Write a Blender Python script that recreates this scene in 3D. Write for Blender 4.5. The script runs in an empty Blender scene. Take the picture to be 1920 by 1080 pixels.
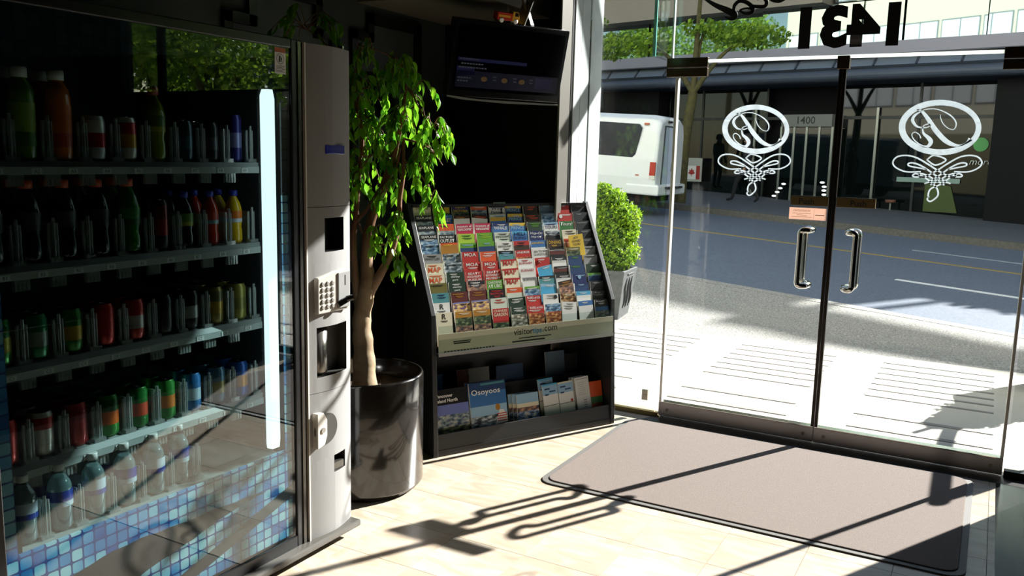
import bpy, bmesh, math, random
import numpy as np
from mathutils import Vector, Matrix, Euler
random.seed(7)
rng = np.random.default_rng(7)
C = bpy.context.scene.collection
sc = bpy.context.scene
PI = math.pi
def R(d): return math.radians(d)

# ---------------------------------------------------------------- camera, sky, sun, exposure
cam_d = bpy.data.cameras.new('camera'); cam = bpy.data.objects.new('camera', cam_d); C.objects.link(cam)
cam_d.sensor_width = 36.0; cam_d.lens = 30.17; cam_d.clip_start = 0.05; cam_d.clip_end = 500
_r = Vector((0.87102, 0.49063, 0.02437)).normalized(); _f = Vector((-0.48149, 0.86301, -0.15292)).normalized()
_r = (_r - _f * _r.dot(_f)).normalized(); _u = _r.cross(_f)
M4 = Matrix((_r, _u, -_f)).transposed().to_4x4(); M4.translation = (0, 0, 1.45)
cam.matrix_world = M4
sc.camera = cam
SUN = Vector((0.80, 1.58, 1.0)).normalized()
w = bpy.data.worlds.new('world'); sc.world = w; w.use_nodes = True
wt = w.node_tree; bgn = wt.nodes['Background']
sky = wt.nodes.new('ShaderNodeTexSky'); sky.sky_type = 'NISHITA'; sky.sun_disc = False
sky.sun_elevation = R(29.5); sky.sun_rotation = math.atan2(0.80, 1.58); sky.air_density = 1.2; sky.dust_density = 0.6
wt.links.new(sky.outputs[0], bgn.inputs[0]); bgn.inputs[1].default_value = 0.11
sd = bpy.data.lights.new('sun', 'SUN'); sd.energy = 11.5; sd.angle = R(0.55); sd.color = (1.0, 0.965, 0.935)
sun = bpy.data.objects.new('sun', sd); C.objects.link(sun)
sun.rotation_euler = SUN.to_track_quat('Z', 'Y').to_euler(); sun.location = (6, 14, 9)
vs = sc.view_settings; vs.view_transform = 'Standard'; vs.look = 'None'; vs.gamma = 1.0; vs.use_curve_mapping = False
vs.exposure = 0.95
sc.cycles.use_denoising = True
sc.cycles.max_bounces = 8; sc.cycles.transparent_max_bounces = 24; sc.cycles.glossy_bounces = 4; sc.cycles.diffuse_bounces = 3
sc.cycles.sample_clamp_indirect = 6.0; sc.cycles.caustics_reflective = False; sc.cycles.caustics_refractive = False

# ---------------------------------------------------------------- materials
def lin(c):
    if isinstance(c, str):
        c = [int(c[i:i+2], 16) / 255 for i in (0, 2, 4)]
    return tuple(x / 12.92 if x <= 0.04045 else ((x + 0.055) / 1.055) ** 2.4 for x in c)
MC = {}
def mat(name, col, rough=0.5, metal=0.0, spec=0.5, emit=0.0, coat=0.0, noise=None, bump=0.0, nscale=20.0, trans=None):
    """principled material; noise=(colour2, amount) mottles the colour; bump gives fine relief"""
    if name in MC: return MC[name]
    m = bpy.data.materials.new(name); m.use_nodes = True; t = m.node_tree; b = t.nodes['Principled BSDF']
    c = lin(col); b.inputs['Base Color'].default_value = (*c, 1); b.inputs['Roughness'].default_value = rough
    b.inputs['Metallic'].default_value = metal; b.inputs['Specular IOR Level'].default_value = spec
    b.inputs['Coat Weight'].default_value = coat
    if emit:
        b.inputs['Emission Color'].default_value = (*c, 1); b.inputs['Emission Strength'].default_value = emit
    if noise or bump:
        tc = t.nodes.new('ShaderNodeTexCoord'); n = t.nodes.new('ShaderNodeTexNoise'); n.inputs['Scale'].default_value = nscale
        n.inputs['Detail'].default_value = 6
        t.links.new(tc.outputs['Object'], n.inputs['Vector'])
        if noise:
            mx = t.nodes.new('ShaderNodeMix'); mx.data_type = 'RGBA'
            mr = t.nodes.new('ShaderNodeMapRange'); mr.inputs[1].default_value = 0.35; mr.inputs[2].default_value = 0.65
            mr.inputs[4].default_value = noise[1]
            t.links.new(n.outputs['Fac'], mr.inputs[0]); t.links.new(mr.outputs[0], mx.inputs['Factor'])
            mx.inputs['A'].default_value = (*c, 1); mx.inputs['B'].default_value = (*lin(noise[0]), 1)
            t.links.new(mx.outputs['Result'], b.inputs['Base Color'])
        if bump:
            bp = t.nodes.new('ShaderNodeBump'); bp.inputs['Strength'].default_value = bump; bp.inputs['Distance'].default_value = 0.01
            t.links.new(n.outputs['Fac'], bp.inputs['Height']); t.links.new(bp.outputs[0], b.inputs['Normal'])
    MC[name] = m; return m
def glass(name, tint='f2faf6', ior=1.45, rough=0.0, refl=(0.0, 1.0), haze=0.0):
    """thin architectural glass: transparent with Fresnel reflection, lets the sun through"""
    if name in MC: return MC[name]
    m = bpy.data.materials.new(name); m.use_nodes = True; t = m.node_tree; t.nodes.clear()
    o = t.nodes.new('ShaderNodeOutputMaterial'); mx = t.nodes.new('ShaderNodeMixShader'); tr = t.nodes.new('ShaderNodeBsdfTransparent')
    gl = t.nodes.new('ShaderNodeBsdfGlossy'); fr = t.nodes.new('ShaderNodeFresnel')
    ge = t.nodes.new('ShaderNodeNewGeometry'); io = t.nodes.new('ShaderNodeMapRange'); io.inputs[3].default_value = ior; io.inputs[4].default_value = 1/ior
    t.links.new(ge.outputs['Backfacing'], io.inputs[0]); t.links.new(io.outputs[0], fr.inputs[0])   # same reflectance on both faces of a pane
    tr.inputs[0].default_value = (*lin(tint), 1); gl.inputs['Roughness'].default_value = rough
    mr = t.nodes.new('ShaderNodeMapRange'); mr.inputs[3].default_value = refl[0]; mr.inputs[4].default_value = refl[1]
    t.links.new(fr.outputs[0], mr.inputs[0]); t.links.new(mr.outputs[0], mx.inputs[0])
    base = tr.outputs[0]
    if haze:
        df = t.nodes.new('ShaderNodeBsdfDiffuse'); df.inputs[0].default_value = (*lin('e4ece8'), 1); mh = t.nodes.new('ShaderNodeMixShader'); mh.inputs[0].default_value = haze
        t.links.new(base, mh.inputs[1]); t.links.new(df.outputs[0], mh.inputs[2]); base = mh.outputs[0]
    t.links.new(base, mx.inputs[1]); t.links.new(gl.outputs[0], mx.inputs[2]); t.links.new(mx.outputs[0], o.inputs[0])
    MC[name] = m; return m
def photo(name, cols, scale=9.0, rough=0.35):
    """printed picture: three inks spread by noise"""
    key = 'photo ' + name
    if key in MC: return MC[key]
    m = mat(key, cols[0], rough=rough); t = m.node_tree; b = t.nodes['Principled BSDF']
    tc = t.nodes.new('ShaderNodeTexCoord'); n = t.nodes.new('ShaderNodeTexNoise'); n.inputs['Scale'].default_value = scale * 4; n.inputs['Detail'].default_value = 5
    mp = t.nodes.new('ShaderNodeMapping'); mp.inputs['Scale'].default_value = (1, 1, 2.2)
    cr = t.nodes.new('ShaderNodeValToRGB'); e = cr.color_ramp.elements
    e[0].position = 0.36; e[0].color = (*lin(cols[0]), 1); e[1].position = 0.66; e[1].color = (*lin(cols[2]), 1)
    k = e.new(0.5); k.color = (*lin(cols[1]), 1)
    t.links.new(tc.outputs['Object'], mp.inputs[0]); t.links.new(mp.outputs[0], n.inputs['Vector'])
    t.links.new(n.outputs['Fac'], cr.inputs[0]); t.links.new(cr.outputs[0], b.inputs['Base Color'])
    return m
def leafmat(name, c1, c2, rough=0.35, tl=0.45):
    if name in MC: return MC[name]
    m = bpy.data.materials.new(name); m.use_nodes = True; t = m.node_tree; t.nodes.clear()
    o = t.nodes.new('ShaderNodeOutputMaterial'); df = t.nodes.new('ShaderNodeBsdfPrincipled'); ts = t.nodes.new('ShaderNodeBsdfTranslucent')
    mx = t.nodes.new('ShaderNodeMixShader'); mx.inputs[0].default_value = tl
    geo = t.nodes.new('ShaderNodeNewGeometry'); oi = t.nodes.new('ShaderNodeObjectInfo'); n = t.nodes.new('ShaderNodeTexWhiteNoise'); n.noise_dimensions = '2D'
    cb = t.nodes.new('ShaderNodeCombineXYZ'); mc = t.nodes.new('ShaderNodeMix'); mc.data_type = 'RGBA'
    t.links.new(geo.outputs['Random Per Island'], cb.inputs[0]); t.links.new(oi.outputs['Random'], cb.inputs[1]); t.links.new(cb.outputs[0], n.inputs['Vector'])
    mc.inputs['A'].default_value = (*lin(c1), 1); mc.inputs['B'].default_value = (*lin(c2), 1); t.links.new(n.outputs['Value'], mc.inputs['Factor'])
    df.inputs['Roughness'].default_value = rough
    for s in (df.inputs['Base Color'], ts.inputs[0]): t.links.new(mc.outputs['Result'], s)
    t.links.new(df.outputs[0], mx.inputs[1]); t.links.new(ts.outputs[0], mx.inputs[2]); t.links.new(mx.outputs[0], o.inputs[0])
    MC[name] = m; return m
class G:   # tiny node helper
    def __init__(s, m): s.t = m.node_tree; s.b = s.t.nodes['Principled BSDF']
    def n(s, typ, **k):
        x = s.t.nodes.new(typ)
        for a, v in k.items(): setattr(x, a, v)
        return x
    def l(s, a, b): s.t.links.new(a, b)
    def math(s, op, a, b=None, c=None):
        x = s.n('ShaderNodeMath', operation=op)
        for i, v in enumerate((a, b, c)):
            if v is None: continue
            if isinstance(v, (int, float)): x.inputs[i].default_value = v
            else: s.l(v, x.inputs[i])
        return x.outputs[0]
    def mix(s, f, a, b):
        x = s.n('ShaderNodeMix', data_type='RGBA')
        for k, v in (('Factor', f), ('A', a), ('B', b)):
            if isinstance(v, tuple): x.inputs[k].default_value = (*v, 1)
            elif isinstance(v, (int, float)): x.inputs[k].default_value = v
            else: s.l(v, x.inputs[k])
        return x.outputs['Result']

# ---------------------------------------------------------------- mesh builders
def smooth_path(P, n=8):
    P = [Vector(p) for p in P]; out = []
    Q = [P[0] * 2 - P[1]] + P + [P[-1] * 2 - P[-2]]
    for i in range(1, len(Q) - 2):
        a, b, c, d = Q[i-1], Q[i], Q[i+1], Q[i+2]
        for k in range(n):
            t = k / n
            out.append(0.5 * ((2*b) + (c-a)*t + (2*a-5*b+4*c-d)*t*t + (3*b-a-3*c+d)*t**3))
    out.append(P[-1]); return out
class MB:
    def __init__(s): s.v = []; s.f = []; s.m = []; s.sm = []
    def add(s, vs, fs, m=0, sm=False):
        o = len(s.v); s.v += [tuple(x) for x in vs]
        for f in fs: s.f.append(tuple(i + o for i in f)); s.m.append(m); s.sm.append(sm)
        return s
    def box(s, x0, x1, y0, y1, z0, z1, m=0, mx=None):
        v = [(x, y, z) for z in (z0, z1) for y in (y0, y1) for x in (x0, x1)]
        if mx: v = [mx @ Vector(p) for p in v]
        return s.add(v, [(0,2,3,1),(4,5,7,6),(0,1,5,4),(2,6,7,3),(0,4,6,2),(1,3,7,5)], m)
    def bar(s, a, b, wx, wy, m=0):
        a, b = Vector(a), Vector(b); d = (b - a); L = d.length; q = d.to_track_quat('Z', 'Y').to_matrix().to_4x4(); q.translation = a
        return s.box(-wx/2, wx/2, -wy/2, wy/2, 0, L, m, q)
    def tube(s, P, r, seg=10, m=0, caps=True, sm=True):
        P = [Vector(p) for p in P]; n = len(P)
        if not hasattr(r, '__len__'): r = [r] * n
        if len(r) != n: r = list(np.interp(np.linspace(0, 1, n), np.linspace(0, 1, len(r)), r))
        vs = []; T0 = None
        for i in range(n):
            t = (P[min(i+1, n-1)] - P[max(i-1, 0)]).normalized()
            if T0 is None:
                nx = t.orthogonal().normalized()
            else:
                nx = (nx - t * nx.dot(t)).normalized()
            T0 = t; ny = t.cross(nx)
            for k in range(seg):
                a = 2*PI*k/seg; vs.append(P[i] + (nx*math.cos(a) + ny*math.sin(a)) * r[i])
        fs = [(i*seg+k, i*seg+(k+1) % seg, (i+1)*seg+(k+1) % seg, (i+1)*seg+k) for i in range(n-1) for k in range(seg)]
        s.add(vs, fs, m, sm)
        if caps: s.add(vs[:seg], [tuple(range(seg))[::-1]], m); s.add(vs[-seg:], [tuple(range(seg))], m)
        return s
    def lathe(s, prof, seg=24, c=(0, 0, 0), mats=None, cap0=True, cap1=True, sm=True):
        """prof: (r, z) list; mats: one slot per profile segment"""
        vs = []
        for r, z in prof:
            for k in range(seg):
                a = 2*PI*k/seg; vs.append((c[0] + r*math.cos(a), c[1] + r*math.sin(a), c[2] + z))
        n = len(prof)
        for i in range(n-1):
            fs = [(i*seg+k, i*seg+(k+1) % seg, (i+1)*seg+(k+1) % seg, (i+1)*seg+k) for k in range(seg)]
            o = len(s.v) if i == 0 else o
            if i == 0: s.v += vs
            for f in fs: s.f.append(tuple(j + o for j in f)); s.m.append(mats[i] if mats else 0); s.sm.append(sm)
        if cap0: s.f.append(tuple(o + k for k in range(seg))[::-1]); s.m.append(mats[0] if mats else 0); s.sm.append(False)
        if cap1: s.f.append(tuple(o + (n-1)*seg + k for k in range(seg))); s.m.append(mats[-1] if mats else 0); s.sm.append(False)
        return s
    def prism(s, poly, y0, y1, m=0, axis='y'):
        """poly in (x, z) extruded along y (or axis x: poly in (y, z))"""
        n = len(poly)
        f3 = (lambda a, b, t: (a, t, b)) if axis == 'y' else ((lambda a, b, t: (t, a, b)) if axis == 'x' else (lambda a, b, t: (a, b, t)))
        v = [f3(a, b, y0) for a, b in poly] + [f3(a, b, y1) for a, b in poly]
        return s.add(v, [tuple(range(n)), tuple(range(2*n-1, n-1, -1))] + [(i, i+n, (i+1) % n + n, (i+1) % n) for i in range(n)], m)
    def build(s, name, mats, parent=None, bevel=0.0, loc=None, rot=None, merge=False, **props):
        me = bpy.data.meshes.new(name); me.from_pydata([tuple(v) for v in s.v], [], s.f)
        if not isinstance(mats, (list, tuple)): mats = [mats]
        for m in mats: me.materials.append(m)
        me.polygons.foreach_set('material_index', s.m); me.polygons.foreach_set('use_smooth', s.sm)
        if len(s.f) < 60000:
            bm = bmesh.new(); bm.from_mesh(me); bmesh.ops.recalc_face_normals(bm, faces=bm.faces)
            if merge: bmesh.ops.remove_doubles(bm, verts=bm.verts, dist=1e-5)
            bm.to_mesh(me); bm.free()
        me.update()
        if merge: me.set_sharp_from_angle(angle=R(35))
        return link(name, me, parent, bevel, loc, rot, **props)
def link(name, me, parent=None, bevel=0.0, loc=None, rot=None, **props):
    o = bpy.data.objects.new(name, me); C.objects.link(o)
    if parent: o.parent = parent
    if loc is not None: o.location = loc
    if rot is not None: o.rotation_euler = rot
    if bevel:
        b = o.modifiers.new('bevel', 'BEVEL'); b.width = bevel; b.segments = 2; b.limit_method = 'ANGLE'
    for k, v in props.items(): o[k] = v
    return o
def thing(name, label, cat, loc=(0, 0, 0), rot=(0, 0, 0), group=None):
    o = bpy.data.objects.new(name, None); C.objects.link(o); o.location = loc; o.rotation_euler = rot; o.empty_display_size = 0.05
    o['label'] = label; o['category'] = cat
    if group: o['group'] = group
    return o
def tag(o, label, cat, group=None):
    o['label'] = label; o['category'] = cat
    if group: o['group'] = group
    return o
def copy_tree(o, parent=None):
    c = o.copy(); C.objects.link(c)
    if parent: c.parent = parent
    for ch in list(o.children): copy_tree(ch, c)
    return c
TXT = {}
def text_mesh(s, w=None, h=None, bold=0.0, shear=0.0, mirror=False, plane='xz'):
    """lettering as a flat mesh, centred, scaled to width w and/or height h"""
    key = (s, w, h, bold, shear, mirror, plane)
    if key in TXT: return TXT[key]
    cu = bpy.data.curves.new('lettering', 'FONT'); cu.body = s; cu.size = 1.0; cu.resolution_u = 2; cu.offset = bold; cu.shear = shear
    ob = bpy.data.objects.new('lettering', cu); C.objects.link(ob)
    dg = bpy.context.evaluated_depsgraph_get(); me = bpy.data.meshes.new_from_object(ob.evaluated_get(dg))
    bpy.data.objects.remove(ob); bpy.data.curves.remove(cu)
    n = len(me.vertices); co = np.empty(n*3, 'f'); me.vertices.foreach_get('co', co); co = co.reshape(-1, 3)
    lo, hi = co.min(0), co.max(0); c = (lo + hi) / 2; d = hi - lo
    sx = sz = None
    if w and h: sx, sz = min(w/d[0], 1.5*h/d[1]), h/d[1]
    elif w: sx = sz = w/d[0]
    else: sx = sz = h/d[1]
    x = (co[:, 0]-c[0])*sx*(-1 if mirror else 1); z = (co[:, 1]-c[1])*sz; o = np.zeros(n)
    co2 = np.stack([x, o, z], 1) if plane == 'xz' else (np.stack([o, x, z], 1) if plane == 'yz' else np.stack([x, z, o], 1))
    me.vertices.foreach_set('co', co2.astype('f').ravel()); me.update()
    TXT[key] = me; return me
def lettering(name, s, m, parent, loc, w=None, h=None, rot=None, **k):
    me = text_mesh(s, w, h, **k)
    if me.materials: me = me.copy(); me.materials.clear()
    me.materials.append(m); me.name = name
    return link(name, me, parent, loc=loc, rot=rot)
def ribbon(mb, P, wd, y0, y1, n=6, m=0):
    """flat stroke of varying width in the x-z plane, extruded from y0 to y1"""
    Q = smooth_path([(a, 0, b) for a, b in P], n); N = len(Q)
    ws = np.interp(np.linspace(0, 1, N), np.linspace(0, 1, len(wd)), wd); L = []; Rr = []
    for i, p in enumerate(Q):
        t = (Q[min(i+1, N-1)] - Q[max(i-1, 0)]); t = Vector((t.x, 0, t.z)).normalized(); nn = Vector((-t.z, 0, t.x))
        L.append(p + nn*ws[i]/2); Rr.append(p - nn*ws[i]/2)
    v = [(p.x, y, p.z) for y in (y0, y1) for side in (L, Rr) for p in side]
    f = []
    for i in range(N-1):
        a, b, c, d = i, i+1, N+i+1, N+i; e = 2*N
        f += [(a, b, c, d), (a+e, d+e, c+e, b+e), (a, a+e, b+e, b), (d, c, c+e, d+e)]
    mb.add(v, f, m); return mb
def struct(mb, name, m, parent=None, **k):
    o = mb.build(name, m, parent, **k)
    if not parent: o['kind'] = 'structure'
    return o

# common materials
BLACK = mat('black paint', '101112', rough=0.35)
CHAR = mat('charcoal laminate', '1b1d20', rough=0.4, spec=0.4)
WHITE = mat('white print', 'f0f0ec', rough=0.5)
INK = mat('black ink', '0c0c0e', rough=0.5)
STEEL = mat('polished steel', 'd8d6d0', rough=0.12, metal=1.0)
BRONZE = mat('dark bronze', '5c4c3a', rough=0.32, metal=0.85)
CLEAR = glass('clear acrylic', 'eef4f2', 1.45, 0.05)
PANE = glass('storefront glass', 'f3f5f4', 1.42)
GEDGE = mat('green glass edge', '7fd8cc', rough=0.2, spec=0.6)
# ---------------------------------------------------------------- room shell
mt = mat('marble tile', 'c0b2a0', rough=0.28, spec=0.45)
g = G(mt); geo = g.n('ShaderNodeNewGeometry'); oi = g.n('ShaderNodeObjectInfo')
mp = g.n('ShaderNodeMapping'); mp.inputs['Scale'].default_value = (3.0, 9.0, 3.0); mp.inputs['Rotation'].default_value = (0, 0, R(-25)); g.l(geo.outputs['Position'], mp.inputs[0])
ad = g.n('ShaderNodeVectorMath', operation='ADD'); g.l(mp.outputs[0], ad.inputs[0]); sca = g.n('ShaderNodeVectorMath', operation='SCALE'); cx = g.n('ShaderNodeCombineXYZ')
for i in range(3): g.l(oi.outputs['Random'], cx.inputs[i])
g.l(cx.outputs[0], sca.inputs[0]); sca.inputs['Scale'].default_value = 40; g.l(sca.outputs[0], ad.inputs[1])
nz = g.n('ShaderNodeTexNoise'); nz.inputs['Scale'].default_value = 1.3; nz.inputs['Detail'].default_value = 9; nz.inputs['Distortion'].default_value = 1.5; g.l(ad.outputs[0], nz.inputs['Vector'])
cr = g.n('ShaderNodeValToRGB'); e = cr.color_ramp.elements; e[0].position = 0.28; e[0].color = (*lin('ae9f8c'), 1); e[1].position = 0.72; e[1].color = (*lin('ccc1b1'), 1)
k = e.new(0.45); k.color = (*lin('bbad9a'), 1); k = e.new(0.55); k.color = (*lin('c4b8a7'), 1)
g.l(nz.outputs['Fac'], cr.inputs[0]); tint = g.mix(g.math('MULTIPLY', oi.outputs['Random'], 0.35), cr.outputs[0], lin('c6a68c')); g.l(tint, g.b.inputs['Base Color'])
GROUT = mat('grout', '8a7a68', rough=0.8)
fl = struct(MB().box(-2.9, 2.5, -3.0, 4.6, -0.15, -0.002), 'floor', GROUT)
tm = MB(); p = 0.297; gap = 0.0012
tm.add([(gap, gap, 0), (p-gap, gap, 0), (p-gap, p-gap, 0), (gap, p-gap, 0), (0.0, 0.0, -0.006), (p, 0, -0.006), (p, p, -0.006), (0, p, -0.006)],
       [(0,1,2,3),(4,5,1,0),(5,6,2,1),(6,7,3,2),(7,4,0,3)], 0)
tile0 = None; nt = 0
for ix in range(-3, 8):
    for iy in range(-2, 7):
        x, y = -1.98 + p*ix, 2.62 + p*iy
        if x > 0.12: continue
        if tile0 is None: tile0 = tm.build('tile', mt, fl, loc=(x, y, 0)); 
        else:
            o = tile0.copy(); C.objects.link(o); o.location = (x, y, 0)
GRAN = mat('dark granite', '1c1c1e', rough=0.14, noise=('3c3b3a', 0.7), nscale=120)
th = MB().box(-2.08, 1.9, 4.43, 4.62, -0.1, 0.002); struct(th, 'trim_1', mat('shaded bronze threshold', '2b2622', rough=0.4, metal=0.6), bevel=0.002)  # dark strip holds the bottom rails' shadow in its colour
struct(MB().box(0.125, 1.0, 2.0, 4.43, -0.05, 0.0015), 'trim_2', GRAN)
# walls
WG = mat('grey green wall', '454c4d', rough=0.6, noise=('3c4243', 0.5), nscale=6)
BK = mat('black lacquer wall', '070708', rough=0.45, spec=0.25)
DK = mat('dark plaster', '15171a', rough=0.8, spec=0.2)
struct(MB().box(-3.05, -2.9, -3.0, 4.6, 0, 2.72), 'wall_left', WG)
struct(MB().box(-2.9, -2.075, 4.32, 4.6, 0, 2.70), 'wall_back', BK)
struct(MB().box(-3.05, 2.5, -3.15, -3.0, 0, 2.72), 'wall_rear', DK)
struct(MB().box(2.5, 2.65, -3.15, 4.6, 0, 2.72), 'wall_right', DK)
struct(MB().box(-3.05, 2.65, -3.15, 4.5, 2.70, 2.85), 'ceiling', DK)
bulk = MB().box(-2.9, -2.21, 3.52, 4.32, 2.19, 2.70); struct(bulk, 'ceiling_bulkhead', mat('beige soffit', '6f685c', rough=0.7), bevel=0.004)
bm_ = MB().box(-2.9, 2.5, 4.5, 4.72, 2.70, 2.95); struct(bm_, 'trim_3', DK)
# skirting on the left and rear walls
struct(MB().box(-2.9, -2.885, -3.0, 4.32, 0, 0.1), 'baseboard_left', BLACK)
# stepped black mouldings on the left wall
def molding(P, wd=0.045):
    mb = MB()
    for (a, b), (c, d) in zip(P[:-1], P[1:]):
        y0, y1 = sorted((a, c)); z0, z1 = sorted((b, d)); h = wd/2
        mb.box(-2.9, -2.876, y0-h, y1+h, z0-h, z1+h)
    return mb
n_trim = 4
for P in ([(2.66, 1.80), (2.66, 2.0), (2.80, 2.0), (2.80, 2.2)], [(2.95, 2.15), (3.22, 2.15), (3.22, 2.0), (3.33, 2.0), (3.33, 1.75)],
          [(3.48, 1.2), (3.48, 2.03), (3.61, 2.03), (3.61, 2.13), (4.03, 2.12), (4.03, 1.85)], [(3.48, 0.3), (3.48, 0.75), (3.61, 0.75), (3.61, 1.0)]):
    struct(molding(P), 'trim_%d' % n_trim, BLACK); n_trim += 1
# concrete column at the glass corner with grey metal cladding strip
conc = mat('concrete column', 'c9cfce', rough=0.75, noise=('aab2b1', 0.6), nscale=9, bump=0.15)
colm = struct(MB().box(-2.5, -2.07, 4.345, 4.541, 0, 2.70), 'pillar_concrete', conc, bevel=0.004)
struct(MB().box(-2.5, -2.07, 4.559, 4.72, 0, 2.72), 'trim_20', conc, bevel=0.004)
jj = MB().box(-2.071, -2.0695, 4.43, 4.433, 0, 2.70); jj.build('panel_joint', mat('joint grey', '7d8584', rough=0.8), colm)
struct(MB().box(-2.079, -2.068, 4.175, 4.30, 0, 2.70), 'trim_8', mat('brushed grey metal', '6f6b64', rough=0.45, metal=0.4), bevel=0.002)
struct(MB().box(-2.13, -2.08, 4.30, 4.345, 0, 2.70), 'trim_9', BLACK)
# right pier
struct(MB().box(0.42, 2.5, 4.50, 4.60, 0, 1.86), 'wall_front', DK)
struct(MB().box(1.52, 1.58, 4.53, 4.57, 1.86, 2.70), 'trim_10', DK)
struct(MB().box(1.95, 2.5, 4.5, 4.6, 1.86, 2.70), 'trim_11', DK)

# ---------------------------------------------------------------- glazing and doors
w1 = struct(MB().box(-2.07, -1.585, 4.544, 4.556, 0.02, 2.70), 'window_1', PANE)
MB().box(-2.07, -1.56, 4.535, 4.565, 0.0, 0.022).build('sill', mat('brass sill', '8d7b50', rough=0.35, metal=0.8), w1)
lk = MB().box(-1.66, -1.625, 4.53, 4.545, 0.085, 0.145); lk.box(-1.655, -1.63, 4.527, 4.53, 0.11, 0.118); lk.build('lock_plate', mat('satin nickel', 'a9a294', rough=0.35, metal=0.9), w1)
w2 = struct(MB().box(-1.585, 0.14, 4.544, 4.556, 1.972, 2.70), 'window_2', PANE)
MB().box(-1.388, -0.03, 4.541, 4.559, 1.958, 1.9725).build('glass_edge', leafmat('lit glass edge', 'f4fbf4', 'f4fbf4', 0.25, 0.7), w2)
fin = MB().box(-1.626, -1.612, 4.36, 4.544, 1.975, 2.70); fin.build('glass_fin', PANE, w2)
MB().box(-1.627, -1.611, 4.352, 4.36, 1.975, 2.70).build('fin_edge', GEDGE, w2)
MB().box(-1.590, -1.582, 4.540, 4.560, 1.985, 2.70).build('pane_joint', mat('frosted joint', 'd6ece6', rough=0.4), w2)
w3 = struct(MB().box(0.16, 0.42, 4.544, 4.556, 0.02, 1.86), 'window_3', PANE)
MB().box(0.155, 0.42, 4.53, 4.57, 0.0, 0.035).build('sill', BLACK, w3)
w4 = struct(MB().box(0.14, 1.95, 4.544, 4.556, 1.86, 2.70), 'window_4', PANE)
MB().box(0.14, 1.95, 4.535, 4.565, 1.85, 1.866).build('sill', BRONZE, w4)
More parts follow.
